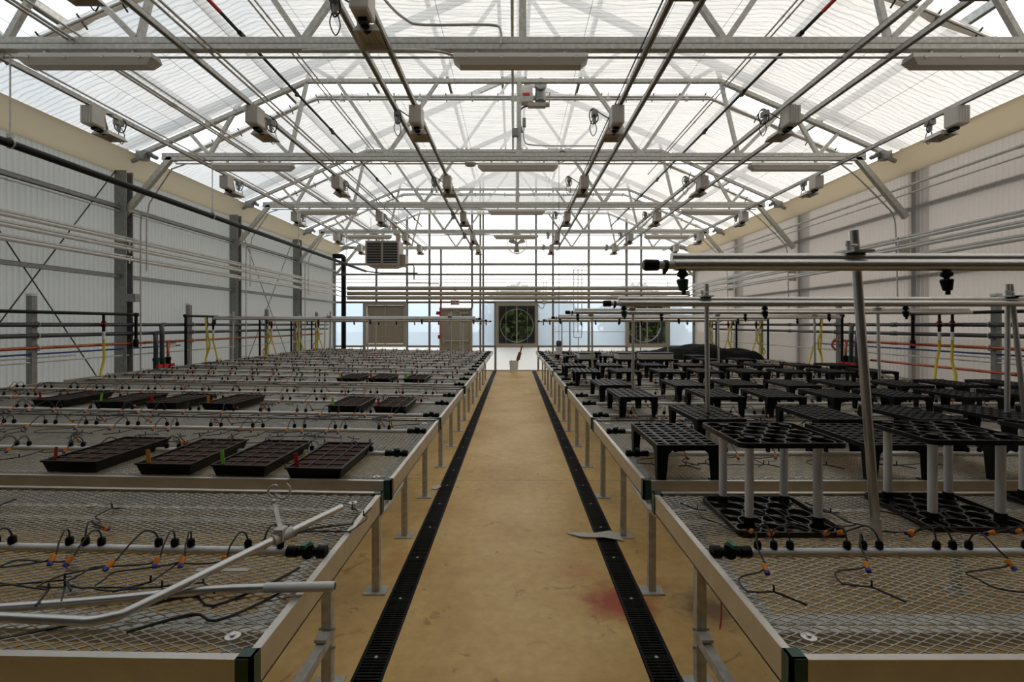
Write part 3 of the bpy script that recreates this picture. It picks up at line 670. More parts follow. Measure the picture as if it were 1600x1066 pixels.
# ------------------------------------------------------------------ wall services
def services(s):
    X = s * 5.86
    posts = [6.1, 9.05, 11.9, 14.9]
    for i, y in enumerate(posts):
        t = thing('pipe_support_post', f'{nth(i)} upright strut post holding pipes along the {side(s)} wall', 'post', (s * 5.93, y, 0), f'{side(s)} pipe support posts')
        b = MB(); b.box(s * 5.93 - .035, y - .035, 0, s * 5.93 + .035, y + .035, 1.92); b.build('post', M['galv_dark'], t)
        b = MB(); b.box(s * 5.93 - .04, y - .04, 1.92, s * 5.93 + .04, y + .04, 1.95); b.build('cap', M['white'], t)
        for z in (1.57, 1.43, 1.28):
            b = MB(); b.tube(arc((X, y, z), .036, 0, 360, 10), .007, 5); b.build('pipe_clamp', M['galv'], t)
    y1 = 15.6 if s < 0 else 15.0
    for z, r, mat, lab, ya, yb in ((1.565, .028, 'dkpipe', 'upper dark grey supply pipe', YF + .2, y1), (1.43, .028, 'dkpipe', 'lower dark grey supply pipe', YF + .2, y1),
                                (1.28, .021, 'copper', 'long copper pipe', YF + .2, 15.2 if s < 0 else 9.0), (1.20, .012, 'blue', 'thin blue water tube', YF + .2, 8.8 if s < 0 else 9.8),
                                (1.155, .011, 'whitepipe', 'upper thin white conduit', YF + .2, 6.7), (1.10, .011, 'whitepipe', 'lower thin white conduit', YF + .2, 15.0)):
        b = MB(); xx = X + s * (.0 if r > .015 else .06); b.tube([(xx, ya, z), (xx, yb, z)], r, 10)
        q = ya + 2.1
        while q < yb:
            b.tube([(xx, q - .05, z), (xx, q + .05, z)], r * 1.25, 10); q += 2.9
        tag(b.build('wall_pipe', M[mat], org=(xx, ya, z)), f'{lab} along the {side(s)} wall', 'pipe', f'{side(s)} wall service pipes')
    if s > 0:
        longpipe('wall_pipe', 5.9, .98, .018, 'copper', 'second lower copper pipe along the right wall', 'pipe', YF + .2, 8.2)
        rod('copper_return', smooth_path([(5.86, 8.95, 1.28), (5.86, 9.05, 1.28), (5.80, 9.05, 1.2), (5.84, 9.0, 1.1)]), .02, 'copper', 'bent copper end of the long right copper pipe', 'pipe')
    # manifold header: ends with elbow
    def header(y0, y1, down, idx):
        t = thing('valve_header', f'{nth(idx)} black valve header with red handles on the {side(s)} wall', 'valve', (X, y0, 1.0), f'{side(s)} valve headers')
        xh = X - s * .07
        b = MB(); b.tube([(xh, y0, 1.72), (xh, y1, 1.72)], .022, 10)
        yd_ = y1 if down > 0 else y0
        b.tube([(xh, yd_, 1.72), (xh, yd_, .70 if idx else 1.28)], .022, 10); b.tube([(xh, yd_ - .03, 1.72), (xh, yd_ + .03, 1.72)], .03, 10); b.build('header_pipe', M['black'], t)
        return t, xh
    def drop(t, xh, y, hosepath=None):
        b = MB(); b.tube([(xh, y, 1.72), (xh, y, 1.62), (xh, y, 1.6), (xh, y, 1.54), (xh, y, 1.53), (xh, y, 1.47)], [.018, .018, .03, .03, .02, .02], 10); v = b.build('ball_valve', M['black'], t)
        b = MB(); b.bar((xh - s * .0, y - .01, 1.58), (xh - s * .02, y - .11, 1.58), .018, .012); b.lathe([(0, .03), (.02, .03), (.02, 0)], (xh - s * .02, y, 1.57), 8); b.build('valve_handle', M['red'], v)
        b = MB(); b.tube([(xh, y, 1.47), (xh, y, 1.36)], .02, 10); b.build('hose_fitting', M['pvc'], t)
    hs = []
    for idx, (y0, y1, down, ds) in enumerate((((4.2, 7.6, 1, (7.0,)) if s < 0 else (4.0, 7.2, 1, (6.55, 6.75))), (8.75, 9.7, -1, (9.35, 9.55)), (11.3, 12.2, -1, (11.65, 11.85)), (12.9, 13.6, -1, (13.2, 13.4)), (14.2, 15.1, -1, (14.5, 14.7)))):
        t, xh = header(y0, y1, down, idx)
        if s > 0 and idx == 0:
            b = MB(); b.tube([(xh, 7.2, 1.72), (xh, 7.2, 1.30)], .022, 8); b.build('drop_leg', M['black'], t)
        for q, y in enumerate(ds):
            drop(t, xh, y)
            hose = smooth_path([(xh, y, 1.36), (xh, y, 1.25), (xh + s * .0 - s * .03 * (q + 1), y - .03, 1.08), (xh - s * (.06 + .1 * q), y - .12, .9), (xh - s * (.15 + .1 * q), y - .2, .80)])
            rod('garden_hose', hose, .016, 'yellow', f'yellow hose under the {"first" if q == 0 else "second"} valve of the {nth(idx)} header on the {side(s)} wall', 'hose', f'{side(s)} yellow hoses', 8)
        if idx:
            y = ds[0] - .12
            rod('garden_hose', smooth_path([(xh - s * .05, y, 1.70), (xh - s * .10, y - .05, 1.5), (xh - s * .18, y - .08, 1.2), (xh - s * .12 * (idx % 2), y - .1, .95), (xh - s * .2, y - .2, .80)]), .016, 'yellow',
                f'long yellow hose feeding the boom beside the {nth(idx)} header on the {side(s)} wall', 'hose', f'{side(s)} yellow hoses', 8)
        mt = M['red']
        for y in (y1 if down > 0 else y0,):
            if idx == 0:
                b = MB(); b.tube([(xh, y, 1.34), (xh, y, 1.22)], .035, 10); v = b.build('union_valve', M['black'], t)
                b = MB(); b.bar((xh - s * .03, y, 1.28), (xh - s * .05, y + (.12 if s < 0 else -.12), 1.27), .02, .02); b.build('valve_handle', mt, v)
    # three-valve manifold
    ym = 7.95 if s < 0 else 8.3
    t = thing('valve_manifold', f'three black vertical pipes with red valves standing by the {side(s)} wall', 'valve', (X, ym, .0))
    for q in range(3):
        y = ym + q * .14; z = (1.43, 1.565, 1.28)[q]; mat = ('dkpipe', 'dkpipe', 'copper')[q]; xo = X - s * .12
        b = MB(); b.tube(smooth_path([(X, y + .25, z), (X - s * .03, y + .12, z - .01), (xo, y, z - .12), (xo, y, z - .3), (xo, y, 1.02)], 3), .034 if q < 2 else .022, 10); b.build('riser_pipe', M[mat], t)
        b = MB(); b.tube([(xo, y, 1.03), (xo, y, .98), (xo, y, .97), (xo, y, .5), (xo, y, 0)], [.045, .045, .04, .035, .035], 12); v = b.build('valve_body', M['green' if q < 2 else 'black'], t)
        b = MB(); b.cbox((xo - s * .06, y, .90), (.04, .10, .05)); b.tube([(xo, y, .9), (xo - s * .05, y, .9)], .018, 8); b.build('valve_handle', M['red'], v)
    mini('sensor_pad', (s * 5.9, 8.55, 1.22), (.05, .14, .10), 'white', f'small white box on a thin conduit along the {side(s)} wall', 'electrical box')
for s in (-1, 1): services(s)

# ------------------------------------------------------------------ end wall fittings
DY = YB - .03
def fr(mb, x0, x1, z0, z1, y, wd, d, m=0):
    mb.box(x0, y - d, z0, x0 + wd, y, z1, m); mb.box(x1 - wd, y - d, z0, x1, y, z1, m); mb.box(x0 + wd, y - d, z1 - wd, x1 - wd, y, z1, m); mb.box(x0 + wd, y - d, z0, x1 - wd, y, z0 + wd, m)
x0, x1, z1 = PX(687), PX(738), PZ(481)
b = MB(); b.box(x0, DY - .08, 0, x0 + .06, YB + .03, z1); b.box(x1 - .06, DY - .08, 0, x1, YB + .03, z1); b.box(x0, DY - .08, z1 - .07, x1, YB + .03, z1)
struct(b.build('trim_40', M['frame']), 'grey steel door frame')
b = MB(); b.box(x0 + .06, DY - .04, .01, x1 - .06, DY, z1 - .07); dr = b.build('door_1', M['door'], org=(x0, DY, 0)); struct(dr, 'grey steel exit door in the end wall')
b = MB(); b.tube([(x0 + .14, DY - .10, 1.02), (x1 - .14, DY - .10, 1.02)], .022, 8); b.box(x0 + .10, DY - .12, .93, x0 + .17, DY - .04, 1.13); b.box(x1 - .16, DY - .11, .98, x1 - .12, DY - .04, 1.06); b.build('panic_bar', M['alu'], dr)
b = MB(); b.box(x1 - .42, DY - .11, 1.92, x1 - .14, DY - .04, 1.98); b.bar((x1 - .4, DY - .08, 2.0), (x1 - .62, DY - .12, 2.03), .02, .02); b.build('door_closer', M['alu'], dr)
# exit sign
t = thing('exit_sign', 'small red and white EXIT sign above the grey door', 'sign', (PX(711), DY - .09, PZ(477)))
ex, ez0, ez1 = PX(711.3), PZ(477), PZ(469.5)
b = MB(); b.box(ex - .15, DY - .11, ez0, ex + .15, DY - .07, ez1); b.build('sign_box', M['white'], t)
tb = MB()
def letter(ch, x, z, wd, ht, th):
    yb = DY - .114; y2 = DY - .11
    if ch == 'E':
        tb.box(x, yb, z, x + th, y2, z + ht)
        for q in (0, (ht - th) / 2, ht - th): tb.box(x, yb, z + q, x + wd, y2, z + q + th)
    if ch == 'X':
        tb.bar((x, (yb + y2) / 2, z), (x + wd, (yb + y2) / 2, z + ht), .004, th, 0, (0, 0, 1)); tb.bar((x, (yb + y2) / 2, z + ht), (x + wd, (yb + y2) / 2, z), .004, th, 0, (0, 0, 1))
    if ch == 'I': tb.box(x + wd / 2 - th / 2, yb, z, x + wd / 2 + th / 2, y2, z + ht)
    if ch == 'T':
        tb.box(x + wd / 2 - th / 2, yb, z, x + wd / 2 + th / 2, y2, z + ht); tb.box(x, yb, z + ht - th, x + wd, y2, z + ht)
for ch, xo in zip('EXIT', (-.125, -.055, .012, .055)): letter(ch, ex + xo, ez0 + .025, .055 if ch != 'I' else .03, .11, .018)
tb.build('exit_lettering', M['red'], t)
b = MB(); b.tube([(ex, DY - .09, ez1), (ex, DY - .09, PZ(395))], .008, 6); b.build('hanging_conduit', M['whitepipe'], t)
b = MB(); b.cbox((ex, DY - .09, PZ(452)), (.1, .06, .12)); b.build('conduit_box', M['whitepipe'], t)
def alarm(x, z, d, label, nm):
    b = MB(); b.cbox((x, DY - .1, z), d); b.cbox((x, DY - .1 - d[1] / 2 - .01, z), (d[0] * .6, .02, d[2] * .6)); return tag(b.build(nm, M['red'], org=(x, DY, z - d[2] / 2)), label, 'fire alarm')
alarm(PX(685.2), PZ(489.5), (.13, .06, .11), 'red fire alarm horn at the top left of the door', 'alarm_horn')
alarm(PX(686.7), PZ(526.5), (.08, .05, .12), 'red fire alarm pull station beside the door handle', 'pull_station')
rod('alarm_conduit', [(PX(688.5), DY - .07, PZ(524)), (PX(688.5), DY - .07, PZ(448)), (PX(686), DY - .07, PZ(443.5)), (PX(636), DY - .07, PZ(442.5))], .016, 'red', 'dark red alarm conduit running up beside the door', 'conduit')
# shutter
def shutter():
    x0, x1, z0, z1 = PX(569), PX(636), PZ(542), PZ(472.5)
    t = thing('wall_shutter', 'closed grey louvred shutter left of the door in the end wall', 'shutter', (x0, DY, z0))
    b = MB(); fr(b, x0, x1, z0, z1, YB + .02, .10, .17); b.build('frame', M['frame'], t)
    xm = [x0 + .10, (x0 + x1) / 2, x1 - .10]
    for q in range(2):
        for k in range(14):
            za = z0 + .11 + k * (z1 - z0 - .22) / 14; hh = (z1 - z0 - .22) / 14
            b = MB(); b.hexa([(xm[q] + .012, DY - .06, za), (xm[q + 1] - .012, DY - .06, za), (xm[q + 1] - .012, DY - .05, za), (xm[q] + .012, DY - .05, za)],
                   [(xm[q] + .012, DY - .03, za + hh * 1.05), (xm[q + 1] - .012, DY - .03, za + hh * 1.05), (xm[q + 1] - .012, DY - .02, za + hh * 1.05), (xm[q] + .012, DY - .02, za + hh * 1.05)]); b.build('louvre_blade', M['louv'], t)
    b = MB(); b.box(xm[1] - .02, DY - .08, z0 + .08, xm[1] + .02, DY - .02, z1 - .08)
    for q in (.25, .75): xx = x0 + (x1 - x0) * q; b.box(xx - .007, DY - .085, z0 + .1, xx + .007, DY - .07, z1 - .1)
    b.build('tie_bar', M['frame'], t)
shutter()
def fan(px0, px1, lab):
    x0, x1, z0, z1 = PX(px0), PX(px1), PZ(542), PZ(473)
    t = thing('exhaust_fan', lab, 'fan', ((x0 + x1) / 2, DY, z0), 'end wall exhaust fans')
    xc, zc = (x0 + x1) / 2, (z0 + z1) / 2 - .03; r = .565
    b = MB(); fr(b, x0, x1, z0, z1, YB + .02, .11, .17); b.build('frame', M['frame'], t)
    # dark orifice plate with a round hole
    b = MB(); n = 48; vs = []; fs = []; hw, hh = (x1 - x0) / 2 - .1, (z1 - z0) / 2 - .1; zz = (z0 + z1) / 2
    for k in range(n):
        a = 2 * math.pi * k / n; c, s_ = math.cos(a), math.sin(a); q = min(hw / max(abs(c), 1e-6), hh / max(abs(s_), 1e-6))
        vs.append((xc + r * c, YB + .30, zc + r * s_)); vs.append((xc + q * c, YB + .30, zz + q * s_))
    for k in range(n): a = 2 * k; c = 2 * ((k + 1) % n); fs.append((a, a + 1, c + 1, c))
    b._add(vs, fs); b.lathe([(r, -.04), (r, .14)], (xc, YB + .3, zc), 48, 0, 'y'); b.build('orifice_plate', M['dark'], t)
    b = MB(); b.tube([(xc + r * math.cos(q * math.pi / 24), YB + .27, zc + r * math.sin(q * math.pi / 24)) for q in range(49)], .012, 5); b.build('orifice_ring', M['galv'], t)
    xm = [x0 + .11, xc, x1 - .11]
    for q in range(2):
        for k in range(12):
            za = z0 + .14 + k * (z1 - z0 - .24) / 12
            b = MB(); b.box(xm[q] + .02, DY - .02, za, xm[q + 1] - .02, DY + .09, za + .006); b.build('louvre_blade', M['dark'], t)
    b = MB(); b.box(xc - .02, DY - .06, z0 + .1, xc + .02, DY, z1 - .1)
    for q in (.25, .75): xx = x0 + (x1 - x0) * q; b.box(xx - .006, DY - .04, z0 + .12, xx + .006, DY - .03, z1 - .12)
    b.build('tie_bar', M['frame'], t)
    for k in range(5):
        a = 2 * math.pi * k / 5 + .3; b = MB(); p = Vector((math.cos(a), 0, math.sin(a))); sd = Vector((-math.sin(a), 0, math.cos(a)))
        c0 = Vector((xc, YB + .38, zc))
        b.hexa([c0 + p * .08 - sd * .03, c0 + p * .08 + sd * .03 + Vector((0, .04, 0)), c0 + p * .53 + sd * .09 + Vector((0, .08, 0)), c0 + p * .53 - sd * .09],
               [c0 + p * .08 - sd * .03 + Vector((0, .006, 0)), c0 + p * .08 + sd * .03 + Vector((0, .046, 0)), c0 + p * .53 + sd * .09 + Vector((0, .086, 0)), c0 + p * .53 - sd * .09 + Vector((0, .006, 0))])
        b.build('fan_blade', M['dark'], t)
    b = MB(); b.lathe([(0, -.1), (.09, -.1), (.09, .1), (0, .1)], (xc, YB + .38, zc), 16, 0, 'y')
    b.bar((xc - .56, YB + .45, zc), (xc + .56, YB + .45, zc), .03, .03); b.bar((xc, YB + .45, zc - .56), (xc, YB + .45, zc + .56), .03, .03); b.build('motor', M['dark'], t)
fan(774, 841, 'exhaust fan with open louvres behind the white bucket'); fan(977, 1045, 'exhaust fan behind the black shade cloth on the right')
# unit heater
hx0, hx1, hz0, hz1, hy = PX(0) * 0 - 4.36, -3.37, 3.32, 4.03, 14.55
t = thing('unit_heater', 'hanging unit heater with dark louvres near the end wall', 'heater', ((hx0 + hx1) / 2, hy, hz0))
b = MB(); b.box(hx0, hy + .03, hz0, hx1, hy + .6, hz1); fr(b, hx0, hx1, hz0, hz1, hy + .03, .045, .05); b.box((hx0 + hx1) / 2 - .025, hy - .02, hz0, (hx0 + hx1) / 2 + .025, hy + .03, hz1)
b.hexa([(hx0 + .15, hy + .1, hz0 - .07), (hx1 - .15, hy + .1, hz0 - .07), (hx1 - .15, hy + .5, hz0 - .07), (hx0 + .15, hy + .5, hz0 - .07)], [(hx0, hy, hz0), (hx1, hy, hz0), (hx1, hy + .6, hz0), (hx0, hy + .6, hz0)])
b.build('cabinet', M['heater'], t)
b = MB(); b.box(hx0 + .045, hy + .02, hz0 + .045, hx1 - .045, hy + .028, hz1 - .045); b.build('grille_back', M['dark'], t)
for q in range(2):
    xa = hx0 + .05 if q == 0 else (hx0 + hx1) / 2 + .03; xb = (hx0 + hx1) / 2 - .03 if q == 0 else hx1 - .05
    for k in range(8):
        z = hz0 + .09 + k * .078; b = MB(); b.bar(((xa + xb) / 2, hy - .01, z), ((xa + xb) / 2, hy - .0101, z + .0001), .01, .01)
        b = MB(); b.hexa([(xa, hy - .015, z), (xb, hy - .015, z), (xb, hy + .02, z + .012), (xa, hy + .02, z + .012)], [(xa, hy - .015, z + .008), (xb, hy - .015, z + .008), (xb, hy + .02, z + .02), (xa, hy + .02, z + .02)]); b.build('louvre_blade', M['heater'], t)
b = MB(); b.box(hx1 + .0, hy + .1, hz0 - .02, hx1 + .16, hy + .5, hz0 + .32); b.build('burner_box', M['tan'], t)
b = MB(); b.tube(smooth_path([(hx1 - .1, hy + .3, hz1), (hx1 - .1, hy + .3, hz1 + .2), (hx1 - .2, hy + .3, hz1 + .32), (hx1 - .2, hy + .3, hz1 + .6)]), .075, 14); b.build('flue_pipe', M['tan'], t)
for sx in (hx0 + .08, hx1 - .08):
    b = MB(); b.tube([(sx, hy + .3, hz1), (sx, hy + .3, cz(sx) - .07)], .008, 5); b.build('hanger_rod', M['galv'], t)
rod('gas_drop', [(hx1 + .12, hy + .2, hz0 + .02), (hx1 + .36, hy + .2, hz0 + .02), (hx1 + .40, hy + .2, hz0 - .04), (hx1 + .40, hy + .2, hz0 - .42)], .02, 'dark', 'short black gas drop pipe right of the unit heater', 'pipe')
rod('gas_branch', [(-4.6, 15.4, 3.22), (-4.3, 15.9, 3.22), (-3.1, 15.95, 3.22)], .022, 'dark', 'black gas branch pipe below the unit heater', 'pipe')
# circulating fan
fx, fy, fz = .09, 15.2, 4.04
t = thing('circulation_fan', 'round wire guarded circulation fan hanging above the aisle end', 'fan', (fx, fy, fz - .3))
b = MB()
for q, (r, dy) in enumerate(((.30, 0), (.30, -.08), (.2, -.1), (.11, -.11), (.30, .08))):
    b.tube([(fx + r * math.cos(a * math.pi / 14), fy + dy, fz + r * math.sin(a * math.pi / 14)) for a in range(29)], .005 if q else .01, 4)
for k in range(12):
    a = k * math.pi / 6; b.tube([(fx + .05 * math.cos(a), fy - .115, fz + .05 * math.sin(a)), (fx + .2 * math.cos(a), fy - .1, fz + .2 * math.sin(a)), (fx + .3 * math.cos(a), fy - .07, fz + .3 * math.sin(a)), (fx + .3 * math.cos(a), fy + .07, fz + .3 * math.sin(a))], .003, 4)
b.build('wire_guard', M['alu_tube'], t)
for k in range(3):
    a = 2 * math.pi * k / 3 + .5; p = Vector((math.cos(a), 0, math.sin(a))); sd = Vector((-math.sin(a), .35, math.cos(a))); c0 = Vector((fx, fy, fz))
    b = MB(); L = [c0 + p * .05 - sd * .04, c0 + p * .05 + sd * .04, c0 + p * .26 + sd * .09, c0 + p * .26 - sd * .09]; b.hexa(L, [q + Vector((0, .006, 0)) for q in L]); b.build('fan_blade', M['tan'], t)
b = MB(); b.lathe([(0, -.06), (.05, -.06), (.06, .12), (0, .12)], (fx, fy, fz), 14, 0, 'y'); b.build('motor', M['galv_dark'], t)
b = MB(); b.tube([(fx, fy + .1, fz), (fx, fy + .1, 5.24)], .012, 6); b.build('hanger_rod', M['galv'], t)
# thin conduits on end wall
for k, (pts, lab) in enumerate((([(521, 437), (845, 437), (849, 440), (849, 470)], 'thin conduit high across the end wall dropping to the fan switch'),
                                ([(858, 437), (853, 440), (853, 470)], 'short conduit rising right of the fan switch'), ([(858, 437), (1040, 437), (1043, 442), (1043, 452)], 'thin conduit across the right of the end wall'),
                                ([(521, 441.5), (1086, 442.5)], 'dark thin pipe across the end wall above the heating pipes'))):
    rod('wall_conduit', [(PX(a), YB - .11, PZ(c)) for a, c in pts], .011, 'galv', lab, 'conduit', 'end wall conduits')
mini('switch_box', (PX(850), YB - .13, PZ(473)), (.12, .08, .12), 'galv', 'grey switch box at the upper right of the middle exhaust fan', 'electrical box')
rod('fan_cable', smooth_path([(PX(850), YB - .16, PZ(476)), (PX(849), YB - .16, PZ(481)), (PX(845), YB - .16, PZ(482)), (PX(841), YB - .16, PZ(477))]), .012, 'dark', 'curved cable from switch box to the middle exhaust fan', 'cable')
t = thing('vent_piping', 'set of looped vertical pipes on the end wall right of the aisle', 'pipe', (PX(908), YB - .14, 1.1))
for q, (xa, za, zb) in enumerate(((896, 422, 526), (902.5, 422, 520), (908.5, 422, 520))):
    b = MB(); b.tube([(PX(xa + 10 - q * 0), YB - .14, PZ(416)), (PX(xa), YB - .14, PZ(za)), (PX(xa), YB - .14, PZ(zb))], .014, 6); b.build('pipe', M['galv'], t)
b = MB(); b.tube([(PX(896), YB - .14, PZ(526)), (PX(897), YB - .14, PZ(527.5)), (PX(908), YB - .14, PZ(527.5)), (PX(908.5), YB - .14, PZ(520))], .014, 6); b.tube([(PX(903), YB - .14, PZ(527.5)), (PX(903), YB - .14, PZ(537)), (PX(904), YB - .14, PZ(545))], .014, 6); b.build('return_pipe', M['galv_dark'], t)
b = MB(); b.tube([(PX(896), YB - .14, PZ(422.5)), (PX(919), YB - .14, PZ(422.5))], .012, 6); b.build('spacer_bar', M['galv'], t)
rod('tie_wire', [(PX(864), YB - .12, PZ(518.5)), (PX(976), YB - .12, PZ(518.5))], .012, 'galv', 'thin rail across the end wall between aisle and right fan', 'rail')

# ------------------------------------------------------------------ floor drains
b = MB(); wg = .136
for q in range(50):
    y = q * .02; b.box(-wg / 2 + .012, y, -.018, wg / 2 - .012, y + .009, .0)
b.box(-wg / 2, 0, -.018, -wg / 2 + .012, .996, .002); b.box(wg / 2 - .012, 0, -.018, wg / 2, .996, .002)
b.box(-.006, 0, -.02, .006, .996, -.004)
for q in (.25, .75): b.box(-wg / 2, q - .014, -.018, wg / 2, q + .014, -.002)
for q in (.25, .75): b.lathe([(.0, .002), (.008, .002), (.010, -.002)], (0, q, 0), 8, 1)
gr0 = b.build('drain_grate', [M['black'], M['galv']]); k0 = True
for s, x in ((-1, -.65), (1, .6725)):
    for k in range(2, 17):
        y = -.4 + k * 1.0
        o = gr0 if k0 else gr0.copy()
        if not k0: COL.objects.link(o)
        k0 = False; o.location = (x, y - .01, 0)
        tag(o, f'black slotted drain grate, {nth(k - 2)} section in the {side(s)} floor drain', 'drain grate', f'{side(s)} floor drain grates')
# ------------------------------------------------------------------ benches
TOP = .78
BENCH = [(1.17, 2.34), (2.50, 4.12), (4.17, 6.10), (6.30, 8.30), (8.40, 10.40), (10.52, 12.52), (12.6, 14.6)]
XE = {-1: .62, 1: .655}; XO = 5.72; TILT = {-1: .0165, 1: 0.0}
def bz(s, x): return TILT[s] * max(0, abs(x) - XE[s])      # the left benches rise slightly towards the wall
MESHZ = .765
mesh_cache = {}
def mesh_top(s, depth):
    key = (s, round(depth, 2))
    if key in mesh_cache: return mesh_cache[key]
    px, py = .053, .0122; xa, xb = XE[s] + .006, XO - .006
    nx = int((xb - xa) / (px / 2)); ny = int(depth / py); px = (xb - xa) / nx * 2; py = depth / ny
    vs = []; fs = []; ww, hh = .0011, .0018
    for j in range(ny):
        o = len(vs); yc = (j + .5) * py
        for i in range(nx + 1):
            x = xa + i * px / 2; up = 1 if (i + j) % 2 == 0 else -1; y = yc + up * (py / 2 - .0005); z = bz(s, x) + (.001 if up > 0 else -.001)
            X = s * x
            vs += [(X, y - ww, z - hh), (X, y + ww, z - hh * .2), (X, y + ww, z + hh), (X, y - ww, z + hh * .2)]
        for i in range(nx):
            a = o + i * 4; c = a + 4
            for q in range(4): fs.append((a + q, a + (q + 1) % 4, c + (q + 1) % 4, c + q) if s > 0 else (a + (q + 1) % 4, a + q, c + q, c + (q + 1) % 4))
    me = bpy.data.meshes.new('mesh_top'); me.from_pydata(vs, [], fs); me.materials.append(M['mesh']); me.update()
    mesh_cache[key] = me; return me
LEGS = [[1.3, 2.16], [2.92, 3.68], [4.52, 5.48], [6.40, 7.3, 8.1], [8.9, 9.8], [10.8, 11.8], [12.9, 14.0]]
def make_bench(s, k):
    y0, y1 = BENCH[k]; xe = XE[s]
    t = thing('growing_bench', f'{nth(k)} metal mesh bench on the {side(s)} side, counting from the camera', 'bench', (s * xe, y0, 0), f'{side(s)} growing benches')
    a = M['alu']; zt = TOP; hr = .09
    def rail(name, p, q, inward):
        b = MB(); p = Vector(p); q = Vector(q); iv = Vector(inward)
        b.bar(p + iv * .002 - Vector((0, 0, hr / 2)), q + iv * .002 - Vector((0, 0, hr / 2)), .004, hr)
        b.bar(p + iv * .010 - Vector((0, 0, .003)), q + iv * .010 - Vector((0, 0, .003)), .020, .005)
        b.bar(p + iv * .012 - Vector((0, 0, hr - .003)), q + iv * .012 - Vector((0, 0, hr - .003)), .024, .005)
        b.bar(p - iv * .001 - Vector((0, 0, .006)), q - iv * .001 - Vector((0, 0, .006)), .003, .012)
        return b.build(name, a, t)
    ze = zt + bz(s, XO)
    rail('front_rail', (s * xe, y0, zt), (s * XO, y0, ze), (0, 1, 0)); rail('back_rail', (s * xe, y1, zt), (s * XO, y1, ze), (0, -1, 0))
    rail('aisle_rail', (s * xe, y0, zt), (s * xe, y1, zt), (s, 0, 0)); rail('wall_rail', (s * XO, y0, ze), (s * XO, y1, ze), (-s, 0, 0))
    me = mesh_top(s, y1 - y0); o = bpy.data.objects.new('mesh_top', me); COL.objects.link(o); o.parent = t; o.location = (-s * xe, 0, MESHZ)
    for yy, dy in ((y0, 1), (y1, -1)):
        b = MB(); c = .036; b.box(s * (xe - .005), yy - dy * .005, zt - hr - .004, s * (xe + c), yy + dy * .004, zt + .003); b.box(s * (xe - .005), yy - dy * .005, zt - hr - .004, s * (xe + .004), yy + dy * (c + .0), zt + .003)
        b.box(s * (xe - .004), yy - dy * .004, zt - .003, s * (xe + c), yy + dy * c, zt + .003)
        cp = b.build('corner_cap', M['green'], t)
        b = MB(); b.lathe([(0, .004), (.005, .004), (.007, 0)], (s * (xe + .018), yy - dy * .005, zt - .07), 8, 0, 'y'); b.build('screw', M['galv'], cp)
    nb = max(2, int(round((y1 - y0) / .6)))
    for q in range(nb):      # beams across under the mesh
        yy = y0 + .16 + (y1 - y0 - .32) * q / max(1, nb - 1)
        b = MB(); b.bar((s * (xe + .004), yy, zt - .045), (s * (XO - .01), yy, zt - .045 + bz(s, XO)), .03, .035); b.build('cross_beam', M['galv'], t)
    for yy in (y0 + .31, y1 - .14):
        b = MB(); b.bar((s * (xe + .06), yy, zt - .115), (s * (XO - .02), yy, zt - .115 + bz(s, XO)), .05, .05); br = b.build('bearer', M['galv'], t)
        b = MB(); b.box(s * (xe + .05), yy - .027, zt - .143, s * (xe + .061), yy + .027, zt - .089); b.build('end_cap', M['black'], br)
    for xx in (.81, 2.6, 4.4, 5.5):
        b = MB(); b.box(s * xx - .022, y0 + .05, zt - .185, s * xx + .022, y1 - .05, zt - .141); b.build('support_tube', M['galv'], t)
        for yy in LEGS[k]:
            top = zt - .185
            b = MB(); b.box(s * xx - .021, yy - .021, .006, s * xx + .021, yy + .021, top); b.box(s * xx - .012, yy - .0225, .02, s * xx + .012, yy - .021, top)
            lg = b.build('leg', M['galv'], t)
            b = MB(); b.box(s * xx - .065, yy - .05, 0, s * xx + .065, yy + .05, .007); b.build('foot_plate', M['galv'], lg)
    if k == 0:      # low tie rail between the nearest legs
        b = MB(); b.bar((s * .81, 2.14, .21), (s * .81, 1.32, .21), .04, .04); b.build('tie_rail', M['galv'], t)
        for z in (.17, .25):
            b = MB(); b.tube([(s * .775, 2.15, z), (s * .845, 2.15, z)], .007, 6); b.build('bolt', M['alu_tube'], t)
        b = MB(); b.cbox((s * .81, 2.10, .245), (.05, .06, .012)); b.build('bracket', M['galv'], t)
    if k in (1, 3):      # curved hand rail end of the roller tube
        b = MB(); ya = y0 - .1; b.tube(smooth_path([(s * (xe + .12), ya + .62, .66), (s * (xe + .04), ya + .5, .655), (s * (xe + .025), ya + .3, .655), (s * (xe + .03), ya + .0, .655), (s * (xe + .10), ya - .1, .66)]), .017, 10); b.build('roller_tube', M['galv'], t)
    for (xx, yy) in ((xe + .10, y0 + .10), (xe + .10, y1 - .12), (xe + 1.2, y1 - .2)):
        b = MB(); b.lathe([(0, .008), (.007, .008), (.007, .004), (.019, .003), (.02, 0)], (s * xx, yy, MESHZ + .003 + bz(s, xx)), 14); b.build('washer', M['alu_tube'], t)
    return t
for s in (-1, 1):
    for k in range(7): make_bench(s, k)

